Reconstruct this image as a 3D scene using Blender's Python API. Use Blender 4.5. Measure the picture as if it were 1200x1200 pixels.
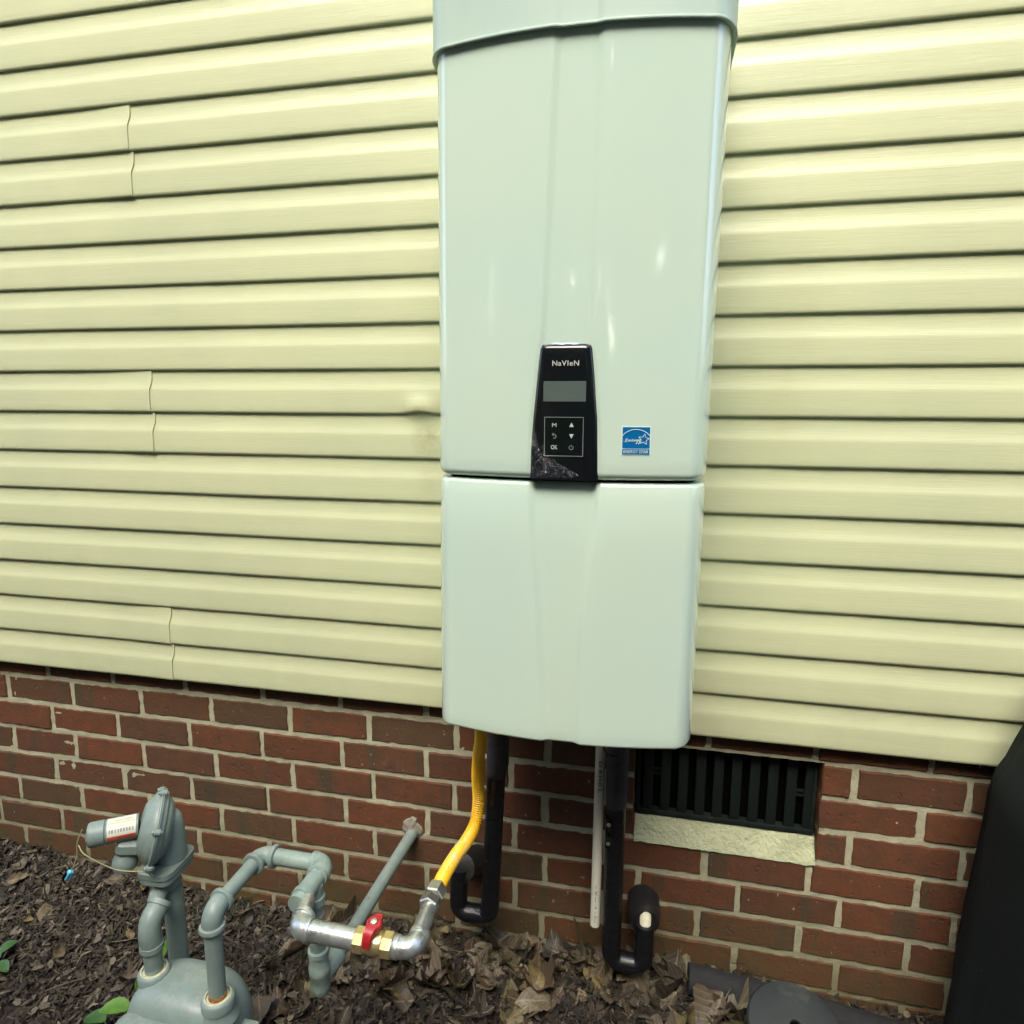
import bpy, bmesh, math, random
from math import sin, cos, pi, radians, sqrt
from mathutils import Vector, Matrix, noise

sc = bpy.context.scene
for o in list(bpy.data.objects): bpy.data.objects.remove(o, do_unlink=True)
COL = sc.collection
rnd = random.Random(7)

# ------------------------------------------------------------------ camera
cam_d = bpy.data.cameras.new('camera'); cam = bpy.data.objects.new('camera', cam_d); COL.objects.link(cam)
cam_d.sensor_width = 36.0; cam_d.lens = 36.0 * 773.67 / 1200.0
cam_d.clip_start = 0.02; cam_d.clip_end = 500
R_ = Vector((0.97698071, 0.2132848, 0.00427523))
F_ = Vector((-0.20976911, 0.96413587, -0.16260058))
U_ = Vector((-0.03880214, 0.15796082, 0.98668271))
m = Matrix.Identity(4)
for i in range(3):
    m[i][0] = R_[i]; m[i][1] = U_[i]; m[i][2] = -F_[i]
m.translation = Vector((0.62254, -1.44268, 0.73634))
cam.matrix_world = m
sc.camera = cam

# ------------------------------------------------------------------ world, sun, exposure
SUN_EL, SUN_AZ = radians(50), radians(184)      # high, behind the camera and a little to the left
w = bpy.data.worlds.new('World'); sc.world = w; w.use_nodes = True
nt = w.node_tree; nt.nodes.clear()
sky = nt.nodes.new('ShaderNodeTexSky'); sky.sky_type = 'NISHITA'; sky.sun_disc = False
sky.sun_elevation = SUN_EL; sky.sun_rotation = SUN_AZ
sky.air_density = 1.0; sky.dust_density = 4.0; sky.ozone_density = 0.6
bg = nt.nodes.new('ShaderNodeBackground'); bg.inputs[1].default_value = 0.15
wo = nt.nodes.new('ShaderNodeOutputWorld')
nt.links.new(sky.outputs[0], bg.inputs[0]); nt.links.new(bg.outputs[0], wo.inputs[0])
sd = bpy.data.lights.new('sun', 'SUN'); sd.energy = 1.5; sd.angle = radians(45); sd.color = (1.0, 0.95, 0.82)
sun = bpy.data.objects.new('sun', sd); COL.objects.link(sun)
sdir = Vector((sin(SUN_AZ) * cos(SUN_EL), cos(SUN_AZ) * cos(SUN_EL), sin(SUN_EL)))
sun.rotation_euler = (-sdir).to_track_quat('-Z', 'Y').to_euler()
sc.view_settings.view_transform = 'Standard'; sc.view_settings.look = 'None'
sc.view_settings.gamma = 1; sc.view_settings.use_curve_mapping = False
sc.view_settings.exposure = 1.96
sc.render.engine = 'CYCLES'

# ------------------------------------------------------------------ helpers
def thing(name, label, cat, loc=(0, 0, 0), group=None):
    o = bpy.data.objects.new(name, None); COL.objects.link(o); o.location = loc
    o.empty_display_size = 0.05
    o['label'] = label; o['category'] = cat
    if group: o['group'] = group
    return o

def tag(o, label, cat, group=None):
    o['label'] = label; o['category'] = cat
    if group: o['group'] = group
    return o

def wloc(o):
    v = Vector(o.location)
    while o.parent: o = o.parent; v += Vector(o.location)
    return v

def link_mesh(name, me, mat, parent=None, origin=None, smooth=True):
    """me has world coordinates; the object's origin is put at `origin` (default: its centre)"""
    if origin is None:
        n = len(me.vertices)
        mn = Vector((1e9,) * 3); mx = Vector((-1e9,) * 3)
        for v in me.vertices:
            for i in range(3):
                mn[i] = min(mn[i], v.co[i]); mx[i] = max(mx[i], v.co[i])
        origin = (mn + mx) / 2
    origin = Vector(origin)
    me.transform(Matrix.Translation(-origin))
    if mat: me.materials.append(mat)
    o = bpy.data.objects.new(name, me); COL.objects.link(o)
    if parent:
        o.parent = parent; o.location = origin - wloc(parent)
    else: o.location = origin
    for p in me.polygons: p.use_smooth = smooth
    return o

def fin(bm, name, mat, parent=None, smooth=True, sharp=35, origin=None):
    bmesh.ops.recalc_face_normals(bm, faces=bm.faces)
    if smooth:
        a = radians(sharp)
        for e in bm.edges:
            if len(e.link_faces) == 2 and e.calc_face_angle(0) > a: e.smooth = False
    me = bpy.data.meshes.new(name); bm.to_mesh(me); bm.free()
    return link_mesh(name, me, mat, parent, origin, smooth)

def box(bm, x0, x1, y0, y1, z0, z1, bev=0.0):
    t = bmesh.new(); bmesh.ops.create_cube(t, size=1)
    for v in t.verts:
        v.co = Vector(((x0 + x1) / 2 + v.co.x * (x1 - x0), (y0 + y1) / 2 + v.co.y * (y1 - y0), (z0 + z1) / 2 + v.co.z * (z1 - z0)))
    if bev: bmesh.ops.bevel(t, geom=list(t.edges), offset=bev, segments=2, affect='EDGES', profile=0.6)
    join(bm, t)

def join(bm, t):
    me = bpy.data.meshes.new('tmp'); t.to_mesh(me); t.free(); bm.from_mesh(me); bpy.data.meshes.remove(me)

def frames(pts):
    pts = [Vector(p) for p in pts]; n = len(pts); T = []
    for i in range(n):
        d = pts[min(i + 1, n - 1)] - pts[max(i - 1, 0)]; T.append(d.normalized())
    up = Vector((0, 0, 1)) if abs(T[0].z) < 0.9 else Vector((1, 0, 0))
    N = [(up - T[0] * up.dot(T[0])).normalized()]
    for i in range(1, n):
        v = N[-1] - T[i] * N[-1].dot(T[i]); N.append(v.normalized())
    return pts, T, N

def tube(bm, pts, r, seg=24, caps=True, phase=0.0, cl=None):
    pts, T, N = frames(pts); rings = []
    for i, p in enumerate(pts):
        rr = r[i] if isinstance(r, (list, tuple)) else r
        B = T[i].cross(N[i])
        rings.append([bm.verts.new(p + (N[i] * cos(2 * pi * k / seg + phase) + B * sin(2 * pi * k / seg + phase)) * rr) for k in range(seg)])
    for a, b in zip(rings, rings[1:]):
        for k in range(seg):
            bm.faces.new((a[k], a[(k + 1) % seg], b[(k + 1) % seg], b[k]))
    if caps:
        bm.faces.new(rings[0][::-1]); bm.faces.new(rings[-1])
    return rings

def spline(P, n):
    """Catmull-Rom through P, n samples per span"""
    P = [Vector(p) for p in P]; Q = [2 * P[0] - P[1]] + P + [2 * P[-1] - P[-2]]; out = []
    for i in range(1, len(Q) - 2):
        for k in range(n):
            t = k / n; a, b, c, d = Q[i - 1], Q[i], Q[i + 1], Q[i + 2]
            out.append(0.5 * ((2 * b) + (c - a) * t + (2 * a - 5 * b + 4 * c - d) * t * t + (3 * b - a - 3 * c + d) * t ** 3))
    out.append(P[-1]); return out

def lathe(bm, origin, axis, prof, seg=32, phase=0.0):
    """prof: list of (distance along axis, radius)"""
    o = Vector(origin); a = Vector(axis).normalized()
    u = a.orthogonal().normalized(); v = a.cross(u); rings = []
    for d, r in prof:
        if r < 1e-6: rings.append([bm.verts.new(o + a * d)])
        else: rings.append([bm.verts.new(o + a * d + (u * cos(2 * pi * k / seg + phase) + v * sin(2 * pi * k / seg + phase)) * r) for k in range(seg)])
    for A, B in zip(rings, rings[1:]):
        for k in range(seg):
            k2 = (k + 1) % seg
            if len(A) == 1 and len(B) == 1: continue
            if len(A) == 1: bm.faces.new((A[0], B[k2], B[k]))
            elif len(B) == 1: bm.faces.new((A[k], A[k2], B[0]))
            else: bm.faces.new((A[k], A[k2], B[k2], B[k]))
    if len(rings[0]) > 1: bm.faces.new(rings[0][::-1])
    if len(rings[-1]) > 1: bm.faces.new(rings[-1])

def arc(c0, c1, c2, R, n=8):
    """points of a rounded corner at c1 between directions to c0 and c2"""
    c0, c1, c2 = Vector(c0), Vector(c1), Vector(c2)
    a = (c0 - c1).normalized(); b = (c2 - c1).normalized()
    ang = a.angle(b); L = R / math.tan(ang / 2)
    p, q = c1 + a * L, c1 + b * L
    cen = c1 + (a + b).normalized() * (R / sin(ang / 2)); out = []
    va, vb = p - cen, q - cen; th = va.angle(vb)
    for i in range(n + 1):
        t = i / n
        out.append(cen + (va * sin((1 - t) * th) + vb * sin(t * th)) / sin(th))
    return out

# ---- materials
def mat(name): 
    m = bpy.data.materials.new(name); m.use_nodes = True
    nt = m.node_tree; b = nt.nodes['Principled BSDF']
    return m, nt, b
def N(nt, t, **kw):
    n = nt.nodes.new(t)
    for k, v in kw.items(): setattr(n, k, v)
    return n
def noise_(nt, vec, scale, detail=4, rough=0.55, dist=0.0):
    n = N(nt, 'ShaderNodeTexNoise'); n.inputs['Scale'].default_value = scale; n.inputs['Detail'].default_value = detail
    n.inputs['Roughness'].default_value = rough; n.inputs['Distortion'].default_value = dist
    if vec: nt.links.new(vec, n.inputs['Vector'])
    return n
def ramp(nt, fac, stops, interp='LINEAR'):
    r = N(nt, 'ShaderNodeValToRGB'); cr = r.color_ramp; cr.interpolation = interp
    while len(cr.elements) < len(stops): cr.elements.new(0.5)
    for e, (p, c) in zip(cr.elements, stops):
        e.position = p; e.color = (c[0], c[1], c[2], 1) if hasattr(c, '__len__') else (c, c, c, 1)
    nt.links.new(fac, r.inputs[0]); return r
def mix(nt, fac, a, b, mode='MIX'):
    n = N(nt, 'ShaderNodeMix', data_type='RGBA', blend_type=mode)
    for i, v in ((0, fac), (6, a), (7, b)):
        if isinstance(v, (int, float)): n.inputs[i].default_value = v
        elif isinstance(v, (tuple, list)): n.inputs[i].default_value = (*v[:3], 1)
        else: nt.links.new(v, n.inputs[i])
    return n.outputs[2]
def bump(nt, b, h, strength=0.3, dist=0.002, prev=None):
    n = N(nt, 'ShaderNodeBump'); n.inputs['Strength'].default_value = strength; n.inputs['Distance'].default_value = dist
    nt.links.new(h, n.inputs['Height'])
    if prev: nt.links.new(prev, n.inputs['Normal'])
    if b: nt.links.new(n.outputs[0], b.inputs['Normal'])
    return n.outputs[0]
def coords(nt, which='Object', scale=None):
    t = N(nt, 'ShaderNodeTexCoord'); v = t.outputs[which]
    if scale:
        mp = N(nt, 'ShaderNodeMapping'); mp.inputs['Scale'].default_value = scale; nt.links.new(v, mp.inputs[0]); v = mp.outputs[0]
    return v
def world_pos(nt, scale=None):
    g = N(nt, 'ShaderNodeNewGeometry'); v = g.outputs['Position']
    if scale:
        mp = N(nt, 'ShaderNodeMapping'); mp.inputs['Scale'].default_value = scale; nt.links.new(v, mp.inputs[0]); v = mp.outputs[0]
    return v
def blob(nt, centre, rad):
    """1 inside a soft-edged ellipsoid spot at a world place (a stain), 0 outside"""
    g = N(nt, 'ShaderNodeNewGeometry')
    s = N(nt, 'ShaderNodeVectorMath', operation='SUBTRACT'); nt.links.new(g.outputs['Position'], s.inputs[0]); s.inputs[1].default_value = centre
    d = N(nt, 'ShaderNodeVectorMath', operation='DIVIDE'); nt.links.new(s.outputs[0], d.inputs[0]); d.inputs[1].default_value = rad
    l = N(nt, 'ShaderNodeVectorMath', operation='LENGTH'); nt.links.new(d.outputs[0], l.inputs[0])
    return ramp(nt, l.outputs['Value'], [(0.3, 1.0), (1.0, 0.0)]).outputs[0]

def simple(name, col, rough=0.5, metal=0.0, var=0.12, nscale=30, bstr=0.1, bdist=0.001, spec=0.5, coat=0.0, dirt=None):
    m, nt, b = mat(name); v = coords(nt)
    n = noise_(nt, v, nscale); 
    lo = [c * (1 - var) for c in col]; hi = [min(1, c * (1 + var)) for c in col]
    r = ramp(nt, n.outputs[0], [(0.3, lo), (0.7, hi)]); c = r.outputs[0]
    if dirt:
        n2 = noise_(nt, v, nscale * 0.35, 6, 0.7); f = ramp(nt, n2.outputs[0], [(0.52, 0.0), (0.7, 0.7)])
        c = mix(nt, f.outputs[0], c, dirt)
    nt.links.new(c, b.inputs['Base Color'])
    b.inputs['Roughness'].default_value = rough; b.inputs['Metallic'].default_value = metal
    b.inputs['Specular IOR Level'].default_value = spec; b.inputs['Coat Weight'].default_value = coat
    n3 = noise_(nt, v, nscale * 8, 3)
    if bstr: bump(nt, b, n3.outputs[0], bstr, bdist)
    return m

M = {}
# enamelled steel of the heater
m_, nt, b = mat('white_enamel'); v = world_pos(nt)
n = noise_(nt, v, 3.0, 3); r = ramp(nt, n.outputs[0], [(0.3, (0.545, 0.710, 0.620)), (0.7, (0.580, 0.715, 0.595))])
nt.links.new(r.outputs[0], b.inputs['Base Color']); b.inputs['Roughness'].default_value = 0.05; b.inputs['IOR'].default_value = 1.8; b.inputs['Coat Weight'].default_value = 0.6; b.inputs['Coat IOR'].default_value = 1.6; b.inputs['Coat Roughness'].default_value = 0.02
n2 = noise_(nt, v, 260, 2); n3 = noise_(nt, world_pos(nt, (9, 9, 3.5)), 1.0, 2)
b1 = bump(nt, None, n2.outputs[0], 0.08, 0.0006); b2 = bump(nt, None, n3.outputs[0], 0.02, 0.006, b1); n4 = noise_(nt, world_pos(nt, (40, 40, 14)), 1.0, 2); b3 = bump(nt, b, n4.outputs[0], 0.05, 0.0015, b2); nt.links.new(b3, b.inputs['Coat Normal'])
M['enamel'] = m_
m_, nt, b = mat('cap_plastic'); v = world_pos(nt)
n = noise_(nt, v, 5.0, 3); r = ramp(nt, n.outputs[0], [(0.3, (0.40, 0.54, 0.49)), (0.7, (0.43, 0.56, 0.48))])
nt.links.new(r.outputs[0], b.inputs['Base Color']); b.inputs['Roughness'].default_value = 0.38
n2 = noise_(nt, v, 500, 2); bump(nt, b, n2.outputs[0], 0.1, 0.0006)
M['cap'] = m_

# vinyl siding: cream with pressed wood grain
m_, nt, b = mat('cream_vinyl')
v = world_pos(nt, (1.2, 1.0, 30.0)); g1 = noise_(nt, v, 9, 6, 0.65, 0.4)
v2 = world_pos(nt, (6, 6, 220)); g2 = noise_(nt, v2, 3, 3, 0.6)
v3 = world_pos(nt); big = noise_(nt, v3, 2.2, 4)
c = ramp(nt, big.outputs[0], [(0.3, (0.485, 0.528, 0.335)), (0.72, (0.550, 0.588, 0.366))]).outputs[0]
c = mix(nt, ramp(nt, g1.outputs[0], [(0.35, 0.0), (0.75, 0.07)]).outputs[0], c, (0.42, 0.44, 0.27))
# heat-browned and dirty patches left of the heater
dirtn = noise_(nt, v3, 38, 6, 0.75); DX_ = 0.095
for cen, rad, amt, col in (((DX_, 0, 0.722), (0.10, 0.05, 0.025), 0.4, (0.36, 0.28, 0.14)),
                      ((DX_ + .015, 0, 0.655), (0.045, 0.05, 0.06), 0.6, (0.26, 0.25, 0.14)),
                      ((DX_ + .02, 0, 0.56), (0.04, 0.05, 0.05), 0.25, (0.28, 0.27, 0.16)),
                      ((0.87, 0, 0.72), (0.05, 0.05, 0.10), 0.22, (0.42, 0.40, 0.18)),
                      ((0.9, 0, 0.95), (0.07, 0.05, 0.2), 0.16, (0.42, 0.40, 0.20))):
    s = blob(nt, cen, rad); mm = N(nt, 'ShaderNodeMath', operation='MULTIPLY'); nt.links.new(s, mm.inputs[0])
    d = ramp(nt, dirtn.outputs[0], [(0.35, 0.15), (0.65, 1.0)]); nt.links.new(d.outputs[0], mm.inputs[1])
    m2 = N(nt, 'ShaderNodeMath', operation='MULTIPLY'); nt.links.new(mm.outputs[0], m2.inputs[0]); m2.inputs[1].default_value = amt
    c = mix(nt, m2.outputs[0], c, col)
sxz = N(nt, 'ShaderNodeSeparateXYZ'); nt.links.new(v3, sxz.inputs[0]); mrz = N(nt, 'ShaderNodeMapRange'); nt.links.new(sxz.outputs[2], mrz.inputs[0]); mrz.inputs[1].default_value = 0.35; mrz.inputs[2].default_value = 0.0; mrz.inputs[3].default_value = 0; mrz.inputs[4].default_value = 0.22
mmz = N(nt, 'ShaderNodeMath', operation='MULTIPLY'); nt.links.new(mrz.outputs[0], mmz.inputs[0]); nt.links.new(ramp(nt, noise_(nt, v3, 11, 5, 0.7).outputs[0], [(0.4, 0.0), (0.65, 1.0)]).outputs[0], mmz.inputs[1]); c = mix(nt, mmz.outputs[0], c, (0.40, 0.40, 0.26))
sp = noise_(nt, v3, 300, 1); c = mix(nt, ramp(nt, sp.outputs[0], [(0.80, 0.0), (0.83, 0.4)]).outputs[0], c, (0.15, 0.13, 0.08))
nt.links.new(c, b.inputs['Base Color']); b.inputs['Roughness'].default_value = 0.42
b1 = bump(nt, None, g1.outputs[0], 0.27, 0.0013); b2 = bump(nt, None, g2.outputs[0], 0.3, 0.0005, b1)
wv = noise_(nt, v3, 4, 2); bump(nt, b, wv.outputs[0], 0.25, 0.006, b2)
M['vinyl'] = m_

# brick
m_, nt, b = mat('brick_clay')
oi = N(nt, 'ShaderNodeObjectInfo'); ov = coords(nt)
off = N(nt, 'ShaderNodeVectorMath', operation='SCALE'); cx = N(nt, 'ShaderNodeCombineXYZ'); nt.links.new(oi.outputs['Random'], cx.inputs[0]); nt.links.new(oi.outputs['Random'], cx.inputs[1])
nt.links.new(cx.outputs[0], off.inputs[0]); off.inputs[3].default_value = 57.0
ad = N(nt, 'ShaderNodeVectorMath', operation='ADD'); nt.links.new(ov, ad.inputs[0]); nt.links.new(off.outputs[0], ad.inputs[1]); V = ad.outputs[0]
base = ramp(nt, oi.outputs['Random'], [(0.0, (0.136, 0.047, 0.021)), (0.25, (0.118, 0.045, 0.022)), (0.45, (0.150, 0.049, 0.021)), (0.62, (0.098, 0.048, 0.024)), (0.8, (0.122, 0.045, 0.022)), (0.95, (0.090, 0.052, 0.026)), (1.0, (0.130, 0.047, 0.021))]).outputs[0]
n1 = noise_(nt, V, 26, 6, 0.65); base = mix(nt, ramp(nt, n1.outputs[0], [(0.3, 0.0), (0.7, 0.75)]).outputs[0], base, (0.068, 0.040, 0.024))
# flashed, grey-green ends: bands across the length of a brick
mp = N(nt, 'ShaderNodeMapping'); mp.inputs['Scale'].default_value = (1.0, 1, 0.12); nt.links.new(V, mp.inputs[0])
fl = noise_(nt, mp.outputs[0], 14, 3, 0.5, 0.3); base = mix(nt, ramp(nt, fl.outputs[0], [(0.58, 0.0), (0.65, 0.6)]).outputs[0], base, (0.046, 0.050, 0.030))
n4 = noise_(nt, V, 120, 5, 0.7); base = mix(nt, ramp(nt, n4.outputs[0], [(0.60, 0.0), (0.75, 0.45)]).outputs[0], base, (0.04, 0.025, 0.02))
n5 = noise_(nt, V, 75, 2, 0.5); base = mix(nt, ramp(nt, n5.outputs[0], [(0.73, 0.0), (0.76, 0.6)]).outputs[0], base, (0.38, 0.34, 0.25))
# green algae and splashed mud on the lowest courses
wp = N(nt, 'ShaderNodeNewGeometry'); sx = N(nt, 'ShaderNodeSeparateXYZ'); nt.links.new(wp.outputs['Position'], sx.inputs[0])
mr = N(nt, 'ShaderNodeMapRange'); nt.links.new(sx.outputs[2], mr.inputs[0]); mr.inputs[1].default_value = -0.40; mr.inputs[2].default_value = -0.62; mr.inputs[3].default_value = 0; mr.inputs[4].default_value = 1
al = noise_(nt, wp.outputs['Position'], 9, 5, 0.6); mm = N(nt, 'ShaderNodeMath', operation='MULTIPLY'); nt.links.new(mr.outputs[0], mm.inputs[0]); nt.links.new(ramp(nt, al.outputs[0], [(0.35, 0.1), (0.65, 0.75)]).outputs[0], mm.inputs[1])
base = mix(nt, mm.outputs[0], base, (0.065, 0.060, 0.022))
nt.links.new(base, b.inputs['Base Color']); b.inputs['Roughness'].default_value = 0.82; b.inputs['Specular IOR Level'].default_value = 0.3
sm = noise_(nt, V, 18, 7, 0.8, 0.8); base2 = mix(nt, ramp(nt, sm.outputs[0], [(0.60, 0.0), (0.72, 0.22)]).outputs[0], base, (0.25, 0.20, 0.14)); nt.links.new(base2, b.inputs['Base Color'])
b1 = bump(nt, None, n4.outputs[0], 0.9, 0.0016); n6 = noise_(nt, V, 22, 3); n7 = noise_(nt, V, 60, 2); b0 = bump(nt, None, ramp(nt, n7.outputs[0], [(0.30, 0.0), (0.36, 1.0)]).outputs[0], 0.6, 0.0015, b1); bump(nt, b, n6.outputs[0], 0.6, 0.004, b0)
M['brick'] = m_
m_, nt, b = mat('mortar'); v = world_pos(nt); n = noise_(nt, v, 14, 6, 0.6)
c = ramp(nt, n.outputs[0], [(0.3, (0.33, 0.325, 0.225)), (0.7, (0.43, 0.425, 0.30))]).outputs[0]
n2 = noise_(nt, v, 160, 4, 0.7); c = mix(nt, ramp(nt, n2.outputs[0], [(0.6, 0.0), (0.75, 0.6)]).outputs[0], c, (0.14, 0.12, 0.09))
sx = N(nt, 'ShaderNodeSeparateXYZ'); nt.links.new(v, sx.inputs[0])
mr = N(nt, 'ShaderNodeMapRange'); nt.links.new(sx.outputs[2], mr.inputs[0]); mr.inputs[1].default_value = -0.36; mr.inputs[2].default_value = -0.60; mr.inputs[3].default_value = 0; mr.inputs[4].default_value = 0.75
n3 = noise_(nt, v, 7, 4); mm = N(nt, 'ShaderNodeMath', operation='MULTIPLY'); nt.links.new(mr.outputs[0], mm.inputs[0]); nt.links.new(ramp(nt, n3.outputs[0], [(0.3, 0.3), (0.6, 1.0)]).outputs[0], mm.inputs[1])
c = mix(nt, mm.outputs[0], c, (0.13, 0.125, 0.055))
nt.links.new(c, b.inputs['Base Color']); b.inputs['Roughness'].default_value = 0.92
b1 = bump(nt, None, n2.outputs[0], 0.8, 0.002); n4 = noise_(nt, v, 45, 4); bump(nt, b, n4.outputs[0], 0.7, 0.004, b1)
M['mortar'] = m_
M['sill'] = simple('painted_cement', (0.37, 0.40, 0.255), 0.85, var=0.12, nscale=14, bstr=1.0, bdist=0.006, dirt=(0.27, 0.285, 0.17))
M['patch'] = simple('patch_cement', (0.26, 0.24, 0.19), 0.9, var=0.25, nscale=60, bstr=0.9, bdist=0.003)
M['ventplastic'] = simple('vent_plastic', (0.0045, 0.009, 0.0078), 0.65, var=0.2, nscale=20, spec=.3, dirt=(0.022, 0.027, 0.022))
M['dark'] = simple('dark_cavity', (0.002, 0.0025, 0.0025), 0.95, spec=0.0)
M['board'] = simple('sheathing', (0.10, 0.08, 0.06), 0.9)
M['paint'] = simple('grey_pipe_paint', (0.215, 0.285, 0.272), 0.42, var=0.10, nscale=24, bstr=0.25, bdist=0.0008, dirt=(0.27, 0.31, 0.27))
def castpaint(name, col, dirt, rust):
    m_, nt, b = mat(name); v = world_pos(nt); n = noise_(nt, v, 16, 5, 0.6)
    c = ramp(nt, n.outputs[0], [(0.3, tuple(x * .84 for x in col)), (0.7, tuple(x * 1.1 for x in col))]).outputs[0]
    n2 = noise_(nt, v, 55, 6, 0.75); c = mix(nt, ramp(nt, n2.outputs[0], [(0.52, 0.0), (0.72, 0.55)]).outputs[0], c, dirt)
    g = N(nt, 'ShaderNodeNewGeometry'); sn = N(nt, 'ShaderNodeSeparateXYZ'); nt.links.new(g.outputs['True Normal'], sn.inputs[0])
    n5 = noise_(nt, v, 30, 6, 0.8); mm = N(nt, 'ShaderNodeMath', operation='MULTIPLY'); nt.links.new(ramp(nt, sn.outputs[2], [(0.5, 0.0), (0.95, 0.55)]).outputs[0], mm.inputs[0]); nt.links.new(ramp(nt, n5.outputs[0], [(0.45, 0.0), (0.65, 1.0)]).outputs[0], mm.inputs[1]); c = mix(nt, mm.outputs[0], c, (0.30, 0.31, 0.25))
    n3 = noise_(nt, v, 85, 3, 0.6, 0.5); c = mix(nt, ramp(nt, n3.outputs[0], [(0.70, 0.0), (0.74, 0.85)]).outputs[0], c, rust)
    nt.links.new(c, b.inputs['Base Color']); nt.links.new(ramp(nt, n2.outputs[0], [(0.4, 0.36), (0.7, 0.62)]).outputs[0], b.inputs['Roughness'])
    b1 = bump(nt, None, noise_(nt, v, 420, 2).outputs[0], 0.35, 0.0008); bump(nt, b, noise_(nt, v, 60, 4, .7).outputs[0], 0.35, 0.0016, b1); return m_
M['paint'] = castpaint('grey_pipe_paint', (0.165, 0.222, 0.202), (0.21, 0.258, 0.225), (0.13, 0.085, 0.05))
M['paint2'] = simple('weathered_pipe_paint', (0.200, 0.270, 0.235), 0.45, var=0.18, nscale=35, bstr=0.4, bdist=0.001, dirt=(0.30, 0.34, 0.26))
m_, nt, b = mat('galvanised_steel'); v = coords(nt); vo = N(nt, 'ShaderNodeTexVoronoi'); vo.inputs['Scale'].default_value = 110; nt.links.new(v, vo.inputs['Vector'])
n = noise_(nt, v, 35, 5, 0.7); c = mix(nt, 0.35, ramp(nt, n.outputs[0], [(0.3, (0.40, 0.43, 0.42)), (0.7, (0.70, 0.74, 0.70))]).outputs[0], vo.outputs['Color'], 'SOFT_LIGHT')
c = mix(nt, 0.75, c, ramp(nt, n.outputs[0], [(0.3, (0.42, 0.46, 0.44)), (0.7, (0.66, 0.71, 0.67))]).outputs[0])
nt.links.new(c, b.inputs['Base Color']); b.inputs['Metallic'].default_value = 0.85
nt.links.new(ramp(nt, n.outputs[0], [(0.3, 0.22), (0.7, 0.42)]).outputs[0], b.inputs['Roughness']); n2 = noise_(nt, v, 130, 3); bump(nt, b, n2.outputs[0], 0.25, 0.0008)
M['galv'] = m_
M['steel'] = simple('plated_steel', (0.52, 0.52, 0.45), 0.3, 0.9, var=0.15, nscale=60)
M['brass'] = simple('brass', (0.72, 0.58, 0.28), 0.32, 0.85, var=0.15, nscale=60, dirt=(0.62, 0.58, 0.40))
M['red'] = simple('red_enamel', (0.33, 0.012, 0.018), 0.35, var=0.2, nscale=40)
M['nut'] = simple('lever_nut', (0.6, 0.56, 0.42), 0.35, 0.8)
M['sealant'] = simple('thread_sealant', (0.42, 0.42, 0.27), 0.6, var=0.2, nscale=80)
M['rust'] = simple('rust', (0.30, 0.13, 0.035), 0.8, var=0.5, nscale=120, bstr=0.6, bdist=0.001)
m_, nt, b = mat('yellow_jacket'); v = world_pos(nt); n = noise_(nt, v, 90, 5, 0.75); n0 = noise_(nt, v, 12, 3)
c = ramp(nt, n0.outputs[0], [(0.3, (0.78, 0.44, 0.012)), (0.7, (0.84, 0.50, 0.020))]).outputs[0]
s = blob(nt, (0.245, -0.235, -0.185), (0.040, 0.075, 0.045)); mm = N(nt, 'ShaderNodeMath', operation='MULTIPLY'); nt.links.new(s, mm.inputs[0]); nt.links.new(ramp(nt, n.outputs[0], [(0.50, 0.0), (0.58, 1.0)]).outputs[0], mm.inputs[1])
c = mix(nt, mm.outputs[0], c, (0.56, 0.50, 0.36)); nt.links.new(c, b.inputs['Base Color']); b.inputs['Roughness'].default_value = 0.38; M['yellow'] = m_
M['foam'] = simple('black_foam_wrap', (0.004, 0.005, 0.007), 0.38, var=0.3, nscale=30, bstr=0.35, bdist=0.0015)
m_, nt, b = mat('black_foam_wrap'); v = world_pos(nt); b.inputs['Base Color'].default_value = (0.0045, 0.0055, 0.0075, 1); b.inputs['Roughness'].default_value = 0.36
wv = N(nt, 'ShaderNodeTexWave', bands_direction='Z'); wv.inputs['Scale'].default_value = 9; wv.inputs['Distortion'].default_value = 6; wv.inputs['Detail'].default_value = 3; nt.links.new(v, wv.inputs[0])
b1 = bump(nt, None, noise_(nt, world_pos(nt, (1, 1, 4)), 45, 4, .7).outputs[0], 0.4, 0.002); bump(nt, b, ramp(nt, wv.outputs['Fac'], [(0.0, 0.0), (0.12, 1.0)]).outputs[0], 0.5, 0.0012, b1); M['foam'] = m_
M['sleeve'] = simple('grey_foam', (0.042, 0.039, 0.044), 0.85, var=0.25, nscale=60, bstr=0.6, bdist=0.0015)
M['foamdull'] = simple('grey_foam_sleeve', (0.010, 0.0115, 0.012), 0.85, var=0.25, nscale=60, bstr=0.6, bdist=0.0015)
M['tape'] = simple('black_tape', (0.006, 0.009, 0.012), 0.22, var=0.2, nscale=30, bstr=0.2)
M['rubber'] = simple('black_rubber', (0.007, 0.007, 0.007), 0.6, var=0.3, nscale=60, bstr=0.4, dirt=(0.05, 0.045, 0.035))
M['pvc'] = simple('white_pvc', (0.66, 0.66, 0.57), 0.35, var=0.06, nscale=20, bstr=0.05, dirt=(0.58, 0.58, 0.49))
M['cpvc'] = simple('cream_plastic', (0.60, 0.60, 0.45), 0.35)
M['ink'] = simple('grey_ink', (0.09, 0.09, 0.085), 0.6, bstr=0)
M['wire'] = simple('black_wire', (0.008, 0.008, 0.009), 0.35, bstr=0)
m_, nt, b = mat('black_gloss'); v = coords(nt)
b.inputs['Base Color'].default_value = (0.006, 0.0075, 0.009, 1); b.inputs['Roughness'].default_value = 0.13; n = noise_(nt, v, 18, 2); bump(nt, b, n.outputs[0], 0.08, 0.002)
M['bezel'] = m_
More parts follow.
